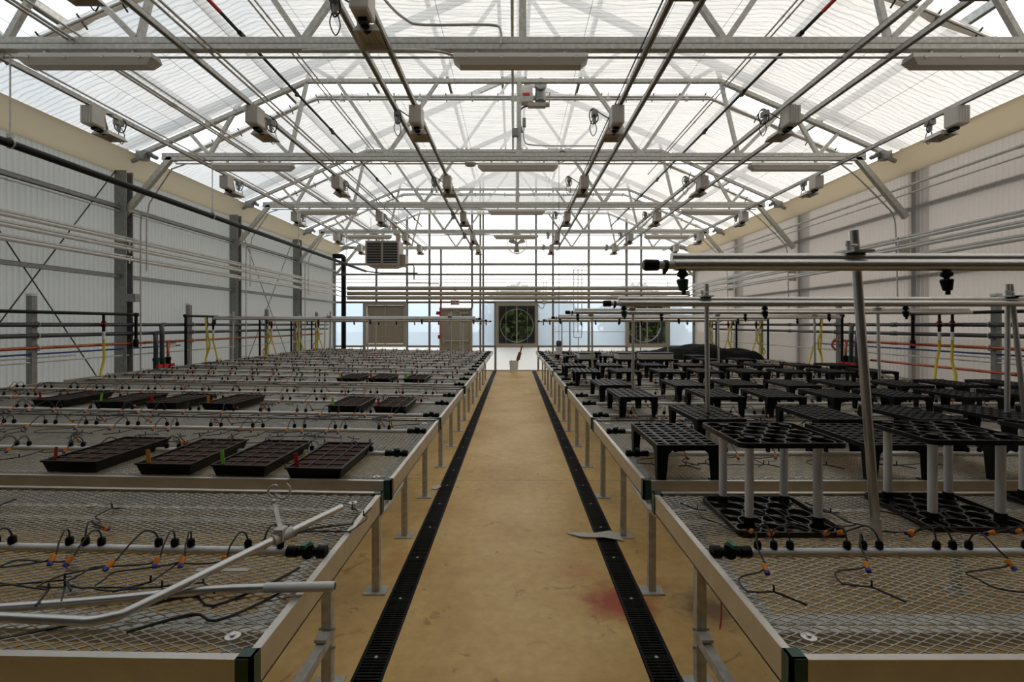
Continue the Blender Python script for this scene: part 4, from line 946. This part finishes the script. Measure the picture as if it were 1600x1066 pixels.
# ------------------------------------------------------------------ irrigation lines with drippers
rnd = random.Random(3)
def bm_drip():
    out = []
    for v in range(6):
        r = rnd; sy = -1 if v % 3 else 1
        b = MB(); b.lathe([(0, .022), (.009, .020), (.0125, .012), (.0125, -.004), (.009, -.008)], (0, -.006 * 0, .008), 10)
        b.tube([(0, 0, .0), (0, -.006, .03)], .005, 6); me_b = b
        hx = r.uniform(-.06, .06); p1 = (hx, sy * r.uniform(.10, .16), .0)
        path = [(0, 0, .026), (hx * .2, sy * .012, .055), (hx * .5, sy * .04, .066), (hx * .8, sy * .08, .038), (p1[0], p1[1], .004)]
        q = Vector(p1); an = r.uniform(0, 6.28); tail = []
        for z in range(9):
            an += r.uniform(-.9, .9); q = q + Vector((math.cos(an) * .09, math.sin(an) * .045 + sy * .012, 0)); q.x = max(-.17, min(.2, q.x)); q.y = max(-.26, min(.36, q.y)); tail.append((q.x, q.y, -.008 + r.uniform(0, .004)))
        t = MB(); t.tube(smooth_path(path + tail, 3), .0029, 5)
        d = Vector((math.cos(an), math.sin(an), 0)); e = Vector(tail[-1]); t.bar(e, e + d * .09, .004, .005); t.bar(e, e + Vector((0, 0, .02)), .004, .004)
        c = MB(); pp = Vector(path[-1]); dd = (Vector(path[-1]) - Vector(path[-2])).normalized()
        c.tube([pp - dd * .014, pp - dd * .012, pp + dd * .0, pp + dd * .012], [.006, .0095, .0085, .006], 7, 0); c.tube([pp + dd * .010, pp + dd * .020], .0085, 7, 1)
        c2 = MB(); c2.v = c.v; c2.f = c.f; c2.mi = c.mi
        f = MB()
        for part, mi in ((me_b, 0), (t, 0), (c, None)):
            o = len(f.v); f.v += part.v; f.f += [tuple(i + o for i in ff) for ff in part.f]; f.mi += [0] * len(part.f) if mi == 0 else [1 + x for x in part.mi]
        objs = [me_b.build('dripper', M['black']), t.build('drip_tube', M['blackrub']), c2.build('connector', [M['orange'], M['bluec']]), f.build('dripper', [M['black'], M['orange'], M['bluec']])]
        ms = [o.data for o in objs]
        for o in objs: bpy.data.objects.remove(o)
        out.append(ms)
    return out
DRIP = bm_drip()
PIPES = [[1.72], [3.03, 3.66], [4.30, 4.95, 5.50], [6.50, 7.15, 7.80], [8.65, 9.30, 9.95], [10.8, 11.4, 12.05], [12.85, 13.5, 14.15]]
pipe_data = {}
def make_line(s, k, j, y):
    x0 = XE[s] + .03; z = MESHZ + .016
    lab = f'white drip irrigation pipe on the {nth(k)} {side(s)} bench' + ('' if len(PIPES[k]) == 1 else f', {["nearest", "middle", "farthest"][j if len(PIPES[k]) == 3 else j * 2]} of its {len(PIPES[k])} pipes')
    t = thing('irrigation_line', lab, 'irrigation pipe', (s * x0, y, z), f'{side(s)} drip irrigation lines')
    t.rotation_euler = (0, TILT[s] if s < 0 else 0, 0)
    if s not in pipe_data:
        b = MB(); b.tube([(s * .10, 0, 0), (s * 4.9, 0, 0)], .0125, 10)
        b2 = MB(); b2.tube([(0, 0, 0), (s * .03, 0, 0)], .022, 10); b2.tube([(s * .03, 0, 0), (s * .10, 0, 0)], .015, 10); b2.tube([(s * .10, 0, 0), (s * .135, 0, 0)], .019, 10); b2.lathe([(.019, -.02), (.022, 0), (.019, .025), (0, .025)], (s * .065, 0, 0), 10)
        b3 = MB(); b3.bar((s * .065, 0, .03), (s * .065 + .0, -.045, .034), .018, .012); b3.box(s * .065 - .008, -.008, .02, s * .065 + .008, .008, .036)
        os_ = [b.build('pipe', M['pvc']), b2.build('end_valve', M['black']), b3.build('valve_handle', M['greenh'])]
        pipe_data[s] = [o.data for o in os_]
        for o in os_: bpy.data.objects.remove(o)
    def add(name, data, parent, loc=(0, 0, 0)):
        o = bpy.data.objects.new(name, data); COL.objects.link(o); o.parent = parent; o.location = loc; return o
    add('pipe', pipe_data[s][0], t); ev = add('end_valve', pipe_data[s][1], t); add('valve_handle', pipe_data[s][2], ev)
    r = random.Random(k * 31 + j * 7 + (s > 0)); x = .16 if k == 0 else .22 + r.uniform(0, .08); xmax = 2.0 if k == 0 else 4.85
    while x < xmax:
        cnt = 3 if k == 0 else 2
        for q in range(cnt):
            v = r.randrange(6); dx = x + q * (.056 if k == 0 else .075)
            if k < 3:
                d = add('dripper', DRIP[v][0], t, (s * dx, 0, .010)); add('drip_tube', DRIP[v][1], d); add('connector', DRIP[v][2], d)
            else:
                d = add('dripper', DRIP[v][3], t, (s * dx, 0, .010))
            d.rotation_euler = (0, 0, r.uniform(-.25, .25))
        x += .31 + (r.uniform(-.03, .03) if k else 0)
for s in (-1, 1):
    for k in range(7):
        for j, y in enumerate(PIPES[k]): make_line(s, k, j, y)

# ------------------------------------------------------------------ seedling trays with soil (left benches)
def make_tray():
    t = thing('seed_tray', 'x', 'seed tray', (0, 0, 0), 'soil filled seed trays')
    L, W, hh = .555, .285, .062
    b = MB(); o = .018
    outer_b = [(o, o, 0), (W - o, o, 0), (W - o, L - o, 0), (o, L - o, 0)]; outer_t = [(0, 0, hh), (W, 0, hh), (W, L, hh), (0, L, hh)]
    inn = [(.010, .010, hh), (W - .010, .010, hh), (W - .010, L - .010, hh), (.010, L - .010, hh)]; ib = [(x if 0 else x, y, .045) for x, y, z in inn]
    b._add(outer_b + outer_t + inn + ib, [(3, 2, 1, 0), (0, 1, 5, 4), (1, 2, 6, 5), (2, 3, 7, 6), (3, 0, 4, 7), (4, 5, 9, 8), (5, 6, 10, 9), (6, 7, 11, 10), (7, 4, 8, 11), (8, 9, 13, 12), (9, 10, 14, 13), (10, 11, 15, 14), (11, 8, 12, 15)])
    b.box(-.004, -.004, hh - .008, W + .004, .0, hh); b.box(-.004, L, hh - .008, W + .004, L + .004, hh); b.box(-.004, 0, hh - .008, 0, L, hh); b.box(W, 0, hh - .008, W + .004, L, hh)
    b.build('tray_body', M['black'], t)
    b = MB(); r = random.Random(5); nx, ny = 18, 36; vs = []; fs = []
    for j in range(ny + 1):
        for i in range(nx + 1): vs.append((.011 + (W - .022) * i / nx, .011 + (L - .022) * j / ny, .0525 + r.uniform(-.003, .003)))
    for j in range(ny):
        for i in range(nx): a = j * (nx + 1) + i; fs.append((a, a + 1, a + nx + 2, a + nx + 1))
    b._add(vs, fs); b.build('soil', M['soil'], t)
    b = MB()
    for i in (1, 2): x = W * i / 3; b.box(x - .0025, .01, .045, x + .0025, L - .01, .0595)
    for j in range(1, 6): y = L * j / 6; b.box(.01, y - .0025, .045, W - .01, y + .0025, .0595)
    b.build('cell_divider', M['cellgrey'], t)
    return t
M['cellgrey'] = pm('dusty black cell plastic', (.055, .045, .038), .6)
TY = make_tray(); TYT = tree_of(TY); ft = True
tagm = MB(); tagm.box(-.011, -.001, -.035, .011, .001, .042)
tagm = tagm.build('plant_tag', M['tagred']); tagd = {}
for c in ('red', 'orange', 'green', 'yellow'):
    d = tagm.data.copy(); d.materials.clear(); d.materials.append(M['tag' + c]); tagd[c] = d
bpy.data.objects.remove(tagm)
trays = [(-2.46, 2.58, 'red', 1), (-1.955, 2.56, 'orange', 1), (-1.565, 2.56, 'green', 1), (-1.165, 2.53, 'red', 1),
         (-4.28, 4.40, 'red', 2), (-3.70, 4.36, 'green', 2), (-3.25, 4.36, 'red', 2), (-2.75, 4.36, 'orange', 2), (-1.64, 4.35, 'green', 2), (-1.235, 4.35, 'red', 2),
         (-2.36, 6.58, 'yellow', 3), (-1.95, 6.60, 'red', 3), (-1.48, 6.62, 'green', 3)]
cnt = {}
for (x, y, c, k) in trays:
    o = TY if ft else dup(TY, TYT); ft = False
    z = MESHZ + .004 + bz(-1, x) + (.012 if k == 2 else 0); o.location = (x, y, z); o.rotation_euler = (0, TILT[-1], R(random.uniform(-1.5, 1.5)))
    q = cnt.get(k, 0); cnt[k] = q + 1
    pos = ['leftmost', 'second from left', 'third from left', 'fourth from left', 'fifth from left', 'rightmost'][q if not (k == 2 and q == 5) else 5]
    if (k == 1 and q == 3) or (k == 3 and q == 2): pos = 'rightmost'
    o['label'] = f'black tray of dark soil on the {nth(k)} left bench, {pos} of its row'
    g_ = bpy.data.objects.new('plant_tag', tagd[c]); COL.objects.link(g_); g_.location = (x + .035, y + .045, z + .08); g_.rotation_euler = (R(random.uniform(-6, 6)), R(random.uniform(-6, 6)), R(random.uniform(-15, 15)))
    tag(g_, f'{c} plant tag stuck in the {pos} soil tray on the {nth(k)} left bench', 'plant tag', 'coloured plant tags')

# ------------------------------------------------------------------ black plastic risers (right benches)
def make_riser():
    t = thing('plastic_riser', 'x', 'tray stand', (0, 0, 0), 'black plastic risers')
    W, L, Hh = .325, .56, .185; m = M['black']
    b = MB(); fr_ = .012
    b.box(0, 0, Hh - .028, W, fr_, Hh); b.box(0, L - fr_, Hh - .028, W, L, Hh); b.box(0, fr_, Hh - .028, fr_, L - fr_, Hh); b.box(W - fr_, fr_, Hh - .028, W, L - fr_, Hh)
    for (x0, y0, x1, y1) in ((0, 0, W, 0), (W, 0, W, L), (W, L, 0, L), (0, L, 0, 0)):
        d = Vector((x1 - x0, y1 - y0, 0)); ln = d.length; d.normalize()
        for sgn, base in ((1, Vector((x0, y0, 0))), (-1, Vector((x1, y1, 0)))):
            prev = None
            for q in range(5):
                u = .058 + .022 * math.sin(q * math.pi / 8); zz = Hh - .028 - .022 * (1 - math.cos((4 - q) * math.pi / 8)) * 1.0
                p = base + d * sgn * u; p.z = zz
                if prev is not None:
                    tp = Vector((prev.x, prev.y, Hh - .02)); tq = Vector((p.x, p.y, Hh - .02)); nrm = Vector((-d.y, d.x, 0)) * .005
                    b.hexa([prev - nrm * 0, p - nrm * 0, tq, tp], [prev + nrm, p + nrm, tq + nrm, tp + nrm])
                prev = p
    b.build('skirt', m, t)
    b = MB(); nx, ny = 5, 9; cw = W / nx; cl = L / ny
    for i in range(nx):
        for j in range(ny):
            cx, cy = (i + .5) * cw, (j + .5) * cl
            r1 = .024
            # square cell with chamfered pocket
            o4 = [(cx - cw / 2, cy - cl / 2), (cx + cw / 2, cy - cl / 2), (cx + cw / 2, cy + cl / 2), (cx - cw / 2, cy + cl / 2)]
            i4 = [(cx - r1, cy - r1), (cx + r1, cy - r1), (cx + r1, cy + r1), (cx - r1, cy + r1)]; l4 = [(cx - r1 * .8, cy - r1 * .8), (cx + r1 * .8, cy - r1 * .8), (cx + r1 * .8, cy + r1 * .8), (cx - r1 * .8, cy + r1 * .8)]
            zt = Hh - .002
            b._add([(x, y, zt) for x, y in o4] + [(x, y, zt) for x, y in i4] + [(x, y, zt - .024) for x, y in l4], [(0, 1, 5, 4), (1, 2, 6, 5), (2, 3, 7, 6), (3, 0, 4, 7), (4, 5, 9, 8), (5, 6, 10, 9), (6, 7, 11, 10), (7, 4, 8, 11)] + ([(8, 9, 10, 11)] if (i + j) % 2 else []))
    for i in range(1, nx): b.box(i * cw - .002, .0, Hh - .004, i * cw + .002, L, Hh + .001)
    b.build('pocket_grid', M['blackgl'], t)
    for (cx, cy, sx, sy) in ((0, 0, 1, 1), (W, 0, -1, 1), (W, L, -1, -1), (0, L, 1, -1)):
        b = MB(); a = .062; bt = .048; th = .006; i0 = .005
        def pt(u, v, z): return (cx + sx * u, cy + sy * v, z)
        for (lo, hi) in (([(i0, i0), (bt, i0), (bt, i0 + th), (i0, i0 + th)], [(0, 0), (a, 0), (a, th), (0, th)]), ([(i0, i0), (i0 + th, i0), (i0 + th, bt), (i0, bt)], [(0, 0), (th, 0), (th, a), (0, a)])):
            b.hexa([pt(u, v, 0) for u, v in lo], [pt(u, v, Hh - .02) for u, v in hi])
        b.hexa([pt(u, v, 0) for u, v in ((i0, i0), (bt, i0), (bt, bt), (i0, bt))], [pt(u, v, .006) for u, v in ((i0, i0), (bt, i0), (bt, bt), (i0, bt))])
        b.build('leg', m, t)
    return t
RS = make_riser(); RST = tree_of(RS); fr0 = True
RROWS = [(2.53, 1, [.73, 1.80, 2.45]), (3.22, 1, [1.19, 1.98, 2.62, 3.22, 3.8]),
         (4.20, 2, [.90, 1.62, 2.16, 2.70, 3.25, 3.85, 4.45]), (5.0, 2, [.87, 1.62, 2.22, 2.78, 3.34, 3.9, 4.5, 5.05]),
         (6.42, 3, [.80, 1.32, 1.88, 2.42, 2.97, 3.52, 4.1, 4.7]), (7.4, 3, [.75, 1.30, 1.95, 2.52, 3.08, 3.65, 4.25, 4.85]),
         (8.65, 4, [1.13, 1.83, 2.19, 2.55, 3.3, 3.9]), (9.6, 4, [1.0, 1.75, 2.5, 3.5]), (10.9, 5, [.95, 1.6, 2.4])]
EXTRA = {(5, 0)}
for ri, (y, k, xs_) in enumerate(RROWS):
    for q, x in enumerate(xs_):
        o = RS if fr0 else dup(RS, RST); fr0 = False
        o.location = (x + (.0 if q == 0 else random.uniform(-.02, .02)), y + random.uniform(-.03, .03) * (ri > 1), MESHZ + .004); o.rotation_euler = (0, 0, R(random.uniform(-2.5, 2.5)) if ri else 0)
        sub = 'near' if (ri % 2 == 0) else 'far'
        o['label'] = f'black plastic riser on the {nth(k)} right bench, {"first" if q == 0 else nth(q)} from the aisle in its {sub} row'
# pairs of round pocket trays on white legs
def pocket_mesh():
    W, L = .41, .40; b = MB(); th = .012
    # rounded border
    c = .03; pts = []
    for (cx, cy, a0) in ((W - c, L - c, 0), (c, L - c, 90), (c, c, 180), (W - c, c, 270)):
        for q in range(5): a = R(a0 + q * 22.5); pts.append((cx + c * math.cos(a), cy + c * math.sin(a)))
    n = len(pts); ctr = (W / 2, L / 2)
    inn = [(ctr[0] + (x - ctr[0]) * .975, ctr[1] + (y - ctr[1]) * .975) for x, y in pts]
    vs = [(x, y, 0) for x, y in pts] + [(x, y, th + .008) for x, y in pts] + [(x, y, th + .008) for x, y in inn] + [(x, y, 0) for x, y in inn]; fs = []
    for k in range(n):
        k2 = (k + 1) % n
        for q in range(4): a, c2 = q * n, ((q + 1) % 4) * n; fs.append((a + k, a + k2, c2 + k2, c2 + k))
    b._add(vs, fs)
    rr = .043; row = 0; y = .05
    while y < L - .035:
        off = .052 if row % 2 == 0 else .052 + .0
        xx = .052 + (.0 if row % 2 == 0 else .045)
        while xx < W - .045 + .012:
            b.lathe([(rr + .0035, .0), (rr + .004, th + .006), (rr - .001, th + .006), (rr - .004, .0), (rr - .010, -.0), (rr - .011, .003)], (xx, y, 0), 22)
            xx += .0945
        y += .0755; row += 1
    for q in range(5):      # webs between pockets
        yy = .05 + q * .0755; b.box(.01, yy - .0015, .0, W - .01, yy + .0015, .004)
    return b
def make_stand():
    t = thing('tray_stand', 'x', 'tray stand', (0, 0, 0), 'tray stands on white pipe legs')
    for z in (.0, .335):
        b = pocket_mesh(); b.v = [(x, y, zz + z) for x, y, zz in b.v]; b.build('pocket_tray', M['blackgl'], t)
    for (x, y) in ((.075, .09), (.345, .09), (.075, .335), (.345, .335)):
        b = MB(); b.tube([(x, y, .02), (x, y, .335)], .0168, 14); lg = b.build('leg', M['pvc'], t)
        b = MB(); b.tube([(x, y, 0), (x, y, .045)], .021, 14); b.build('sleeve', M['black'], lg)
        b = MB(); b.tube([(x, y, .33), (x, y, .36)], .021, 14); b.build('sleeve', M['black'], lg)
    return t
ST = make_stand(); STT = tree_of(ST)
for q, (x, y) in enumerate(((.85, 1.86), (1.61, 1.91), (2.26, 1.93))):
    o = ST if q == 0 else dup(ST, STT); o.location = (x, y, MESHZ + .004); o.rotation_euler = (0, 0, R((0, -1, 1)[q]))
    o['label'] = ['two tier black pocket tray stand on white legs nearest the aisle', 'two tier black pocket tray stand behind the leaning metal pole', 'two tier black pocket tray stand cut off by the right picture edge'][q]

# ------------------------------------------------------------------ spray booms
def nozzle(t, x, y, z, green):
    b = MB(); b.tube([(x, y, z), (x, y, z - .012), (x, y, z - .022), (x, y, z - .028), (x, y, z - .034)], [.010, .020, .020, .010, .008], 10)
    b.build('nozzle_cap', M['black'], t)
    b = MB(); b.tube([(x, y, z - .034), (x, y, z - .038), (x + .004, y, z - .075), (x + .005, y, z - .078), (x + .005, y, z - .092)], [.018, .022, .015, .008, .008], 10); b.build('nozzle_body', M['green' if green else 'black'], t)
def boom(s, k, y, z, x0, x1, posts, idx, dual=True):
    t = thing('spray_boom', f'{nth(idx)} raised spray boom pipe above the {side(s)} benches', 'boom', (s * x0, y, z), f'{side(s)} spray booms')
    b = MB(); b.tube([(s * (x0 + .115), y, z), (s * x1, y, z)], .0215, 14); b.build('lower_tube', M['alu_tube'], t)
    b = MB(); b.tube([(s * (x0 + .115), y + .035, z + .030), (s * x1, y + .035, z + .030)], .019, 12); b.build('upper_tube', M['alu_tube'], t)
    b = MB(); b.tube([(s * (x0 + .05), y, z), (s * (x0 + .116), y, z)], .0155, 12); b.build('white_stub', M['pvc'], t)
    b = MB(); b.tube([(s * x0, y, z), (s * (x0 + .008), y, z), (s * (x0 + .055), y, z)], [.018, .022, .021], 12); b.build('end_cap', M['black'], t)
    b = MB(); b.tube([(s * (x0 + .075), y, z), (s * (x0 + .09), y, z)], .020, 10); b.tube([(s * (x0 + .082), y, z - .015), (s * (x0 + .075), y, z - .035)], [.012, .004], 6); b.build('clip', M['dark'], t)
    x = x0 + .145; q = 0
    while x < x1:
        nozzle(t, s * x, y, z - .018, q == 0); x += .98; q += 1
    for (xb, xt) in posts:
        zb = MESHZ + bz(s, xb)
        b = MB(); b.tube([(s * xb, y + .03, zb + .03), (s * xt, y + .065, z + .14)], .0165, 12); p = b.build('support_post', M['alu_tube'], t)
        b = MB(); b.tube([(s * xb, y + .03, zb), (s * xb, y + .033, zb + .075)], .0195, 12); b.build('post_socket', M['galv'], p)
        b = MB(); b.box(s * xt - .055, y - .02, z + .048, s * xt + .02, y + .085, z + .056); b.tube([(s * xt - .04, y + .03, z + .05), (s * xt - .045, y + .03, z + .095)], .008, 6); b.tube([(s * xt - .05, y + .03, z + .08), (s * xt + .0, y + .05, z + .08)], .007, 6); b.build('clamp', M['galv'], p)
for idx, (y, z, x0, x1, posts) in enumerate(((1.84, 1.79, .48, 5.2, [(1.365, 1.305)]), (3.45, 1.715, .62, 5.3, [(1.36, 1.365), (3.46, 3.50), (3.60, 3.52)]), (5.8, 1.71, .60, 5.35, [(1.40, 1.41), (4.3, 4.3)]),
                                      (8.2, 1.68, .62, 5.4, [(1.30, 1.30), (3.4, 3.4), (5.0, 5.0)]), (10.6, 1.66, .62, 5.4, [(1.2, 1.2), (3.3, 3.3)]), (12.9, 1.65, .62, 5.4, [(1.25, 1.25), (3.3, 3.3), (5.0, 5.0)]))):
    boom(1, idx, y, z, x0, x1, posts, idx)
for idx, (y, z, x0, x1, posts) in enumerate(((9.4, 1.675, .62, 5.7, [(1.2, 1.2), (3.5, 3.5), (5.35, 5.35)]), (11.5, 1.66, .62, 5.7, [(1.25, 1.25), (3.4, 3.4), (5.0, 5.0)]), (13.6, 1.65, .62, 5.7, [(1.4, 1.4), (3.8, 3.8), (5.2, 5.2)]))):
    boom(-1, idx, y, z, x0, x1, posts, idx)

# ------------------------------------------------------------------ loose tubes on the nearest left bench
zb = MESHZ + .02
t = thing('bent_boom_arm', 'bent aluminium tube with a clamp lying across the nearest left bench', 'tube', (-.9, 1.35, zb))
b = MB(); b.tube(smooth_path([(-2.2, 1.32, zb + .045), (-1.5, 1.295, zb + .028), (-1.15, 1.285, zb + .018), (-1.10, 1.285, zb + .016), (-1.055, 1.305, zb + .016), (-1.02, 1.34, zb + .02), (-.84, 1.60, zb + .058), (-.645, 1.86, zb + .10)], 5), .0125, 14); b.build('tube', M['alu_tube'], t)
b = MB(); b.tube([(-.80, 1.65, zb + .066), (-.76, 1.70, zb + .075)], .019, 12); b.box(-.80, 1.65, zb + .06, -.77, 1.69, zb + .10); b.build('clamp', M['galv'], t)
b = MB(); b.bar((-.785, 1.67, zb + .09), (-.84, 1.74, zb + .155), .014, .006); b.lathe([(.0, .012), (.009, .012), (.009, 0)], (-.845, 1.745, zb + .155), 8); b.build('lever', M['galv'], t)
b = MB(); b.tube(arc((-.815, 1.745, zb + .20), .028, 200, 420, 10), .004, 6); b.tube(arc((-.845, 1.75, zb + .195), .022, 250, 60, 8), .004, 6); b.build('wire_hook', M['galv'], t)
t = thing('loose_boom_tube', 'straight aluminium tube with a white end lying across the bench under the bent one', 'tube', (-1.2, 1.4, zb))
b = MB(); b.tube(smooth_path([(-2.1, 1.37, zb - .004), (-1.6, 1.36, zb - .002), (-1.2, 1.405, zb + .0), (-.92, 1.45, zb + .006), (-.72, 1.455, zb + .012)], 5), .0128, 14); b.build('tube', M['alu_tube'], t)
b = MB(); b.tube([(-.73, 1.455, zb + .012), (-.525, 1.455, zb + .016)], .0142, 14); b.tube([(-.5249, 1.455, zb + .016), (-.5248, 1.455, zb + .016)], .011, 12, 1); b.build('end_sleeve', [M['pvc'], M['dark']], t)
rod('black_tubing', smooth_path([(-1.35, 1.22, MESHZ + .01), (-1.1, 1.35, MESHZ + .01), (-.95, 1.45, MESHZ + .012), (-.85, 1.40, MESHZ + .01), (-.75, 1.52, MESHZ + .01), (-.70, 1.62, MESHZ + .01)]), .004, 'blackrub', 'loose black tubing under the bent aluminium tube on the nearest left bench', 'tubing')
rod('black_tubing', smooth_path([(-1.0, 1.28, MESHZ + .01), (-.88, 1.36, MESHZ + .01), (-.80, 1.33, MESHZ + .01), (-.72, 1.42, MESHZ + .01), (-.67, 1.52, MESHZ + .01)]), .004, 'blackrub', 'loose black tubing close to the aisle corner of the nearest left bench', 'tubing')
b = MB(); b.box(-1.03, 1.60, MESHZ + .006, -.86, 1.62, MESHZ + .009); tag(b.build('plastic_strip', M['paper'], org=(-.95, 1.6, MESHZ)), 'thin white plastic strip on the nearest left bench below the pipe', 'strip')
# ------------------------------------------------------------------ things on the far right benches
def crate(x, y, wd, ln, lab, z=None):
    z = z or MESHZ + .19
    t = thing('foam_cell_tray', lab, 'seed tray', (x, y, z), 'white foam cell trays')
    b = MB(); b.box(x, y, z, x + wd, y + ln, z + .10)
    q = x + .02
    while q < x + wd - .02:
        b.box(q, y - .006, z + .01, q + .02, y, z + .09); q += .04
    b.build('foam_block', M['foam'], t)
    b = MB(); b.box(x - .01, y - .012, z + .10, x + wd + .01, y + ln + .01, z + .112); b.build('dark_top', M['black'], t)
crate(1.16, 8.74, .26, .42, 'small white foam cell tray on a riser, first from the aisle', MESHZ + .19); crate(1.85, 8.72, .28, .44, 'white foam cell tray on a riser, middle of three'); crate(2.24, 8.74, .57, .30, 'long white foam cell tray on a riser, farthest from the aisle')
# risers under them
for q, (x, y) in enumerate(((1.14, 8.98), (1.88, 8.78), (2.18, 8.05))):
    pass
# shade cloth heap
b = MB(); nx, ny = 44, 16; vs = []; fs = []; r = random.Random(4)
for j in range(ny + 1):
    for i in range(nx + 1):
        u, v = i / nx, j / ny; x = 2.3 + 3.3 * u; y = 11.0 + 1.3 * v
        prof = (.04 + .30 * min(1, u / .62) * (1 if u < .68 else max(.6, 1 - (u - .68) * 3.5))) * math.sin(math.pi * min(1, max(0, v * .94 + .03))) ** .5
        if u > .97: prof *= max(0, (1 - u) / .03)
        vs.append((x, y + .04 * math.sin(u * 17), MESHZ + .006 + max(0, prof + .02 * math.sin(u * 40 + v * 9) + .015 * math.sin(v * 22 + u * 5)) * (0 if v in (0, 1) else 1)))
for j in range(ny):
    for i in range(nx): a = j * (nx + 1) + i; fs.append((a, a + 1, a + nx + 2, a + nx + 1))
b._add(vs, fs); tag(b.build('shade_cloth', M['cloth'], org=(3.5, 11.5, MESHZ)), 'heap of folded black shade cloth on a far right bench', 'cloth')
# bucket with scraper and brush
bx, by = .0, 16.1
t = thing('bucket', 'white plastic bucket standing at the far end of the aisle', 'bucket', (bx, by, 0))
b = MB(); b.lathe([(0, .0), (.125, .0), (.148, .36), (.155, .36), (.155, .385), (.145, .385), (.14, .34), (.12, .01), (0, .01)], (bx, by, 0), 24); b.build('shell', M['white'], t)
b = MB(); b.tube([(bx + .15 * math.cos(a * math.pi / 10), by - .15 * math.sin(a * math.pi / 10), .33 - .12 * math.sin(a * math.pi / 10)) for a in range(11)], .004, 5); b.build('bail_handle', M['galv'], t)
b = MB(); b.bar((bx + .02, by, .03), (bx + .17, by, .60), .07, .02, 0, (0, 1, 0)); b.bar((bx + .13, by, .42), (bx + .20, by, .66), .11, .03, 0, (0, 1, 0)); b.bar((bx + .20, by, .64), (bx + .27, by, .88), .045, .02, 0, (0, 1, 0))
tag(b.build('wooden_stake', M['wood'], org=(bx, by, .02)), 'brown wooden board leaning out of the white bucket', 'board')
b = MB(); b.tube([(bx - .02, by, .02), (bx - .11, by, .50)], .006, 6); b.tube([(bx - .02, by + .04, .02), (bx - .07, by, .42)], .006, 6); tag(b.build('thin_rods', M['galv'], org=(bx, by, .02)), 'thin metal wire tool standing in the white bucket', 'tool')
# litter on the floor
b = MB(); b._add([(.385, 3.72, .006), (.50, 3.63, .012), (.66, 3.62, .014), (.80, 3.58, .004), (.79, 3.66, .004), (.72, 3.72, .022), (.60, 3.69, .018), (.47, 3.71, .012)], [(0, 1, 7), (1, 2, 6, 7), (2, 3, 4, 5), (2, 5, 6)])
b._add([(x, y, z + .002) for x, y, z in b.v[:8]], [(7, 1, 0), (7, 6, 1), (6, 2, 1), (5, 4, 3, 2), (6, 5, 2)])
tag(b.build('paper_scrap', M['paper'], org=(.6, 3.66, 0)), 'torn white sheet lying across the right floor drain', 'paper')
b = MB(); b._add([(-.79, 4.72, .004), (-.73, 4.70, .010), (-.70, 4.80, .004), (-.74, 4.83, .014), (-.78, 4.78, .006)], [(0, 1, 2, 3, 4)]); b.box(-.77, 4.74, 0, -.73, 4.77, .005)
tag(b.build('paper_scrap', M['paper'], org=(-.75, 4.76, 0)), 'small crumpled scrap on the floor by the left bench legs', 'paper')
b = MB(); b.tube(smooth_path([(.84, 2.0, .55), (.845, 2.02, .45), (.84, 2.01, .38), (.83, 2.0, .34)]), .003, 5); tag(b.build('red_string', M['red'], org=(.84, 2.0, .3)), 'short red string hanging below the nearest right bench corner', 'string')

# ------------------------------------------------------------------ trees outside
def tree(x, y, h, r, lab, seed):
    rr = random.Random(seed); t = thing('tree', lab, 'tree', (x, y, -.3), 'trees outside the end wall')
    b = MB(); b.tube([(x, y, -.3), (x + .1, y, h * .4), (x, y, h * .8)], [.16, .12, .05], 8)
    for q in range(6): a = rr.uniform(0, 6.28); b.tube([(x, y, h * .3 + q * .2), (x + math.cos(a) * r * .7, y + math.sin(a) * r * .7, h * .5 + q * .25)], [.05, .015], 6)
    b.build('trunk', M['bark'], t)
    b = MB(); vs = []; fs = []
    for q in range(5000):
        u = rr.uniform(-1, 1); a = rr.uniform(0, 6.28); rad = r * rr.uniform(.35, 1) ; s_ = math.sqrt(1 - u * u)
        c = Vector((x + rad * s_ * math.cos(a), y + rad * s_ * math.sin(a), h * .55 + rad * u * h * .5 / r)); d = Vector((rr.uniform(-1, 1), rr.uniform(-1, 1), rr.uniform(-1, 1))).normalized(); e = d.cross(Vector((rr.uniform(-1, 1), rr.uniform(-1, 1), 1))).normalized()
        l = rr.uniform(.10, .22); o = len(vs); vs += [c - d * l, c + e * l * .4, c + d * l, c - e * l * .4]; fs.append((o, o + 1, o + 2, o + 3))
    b._add(vs, fs); b.build('foliage', M['leaf'], t)
tree(.2, 21.5, 3.2, 1.7, 'leafy tree outside, seen through the middle exhaust fan', 1); tree(1.6, 24.5, 3.0, 1.8, 'leafy tree outside, a little right of the middle exhaust fan', 2)
tree(5.4, 21.8, 3.2, 1.7, 'leafy tree outside, seen through the right exhaust fan', 3); tree(6.9, 25, 3.0, 1.8, 'leafy tree outside beyond the far right corner', 4)
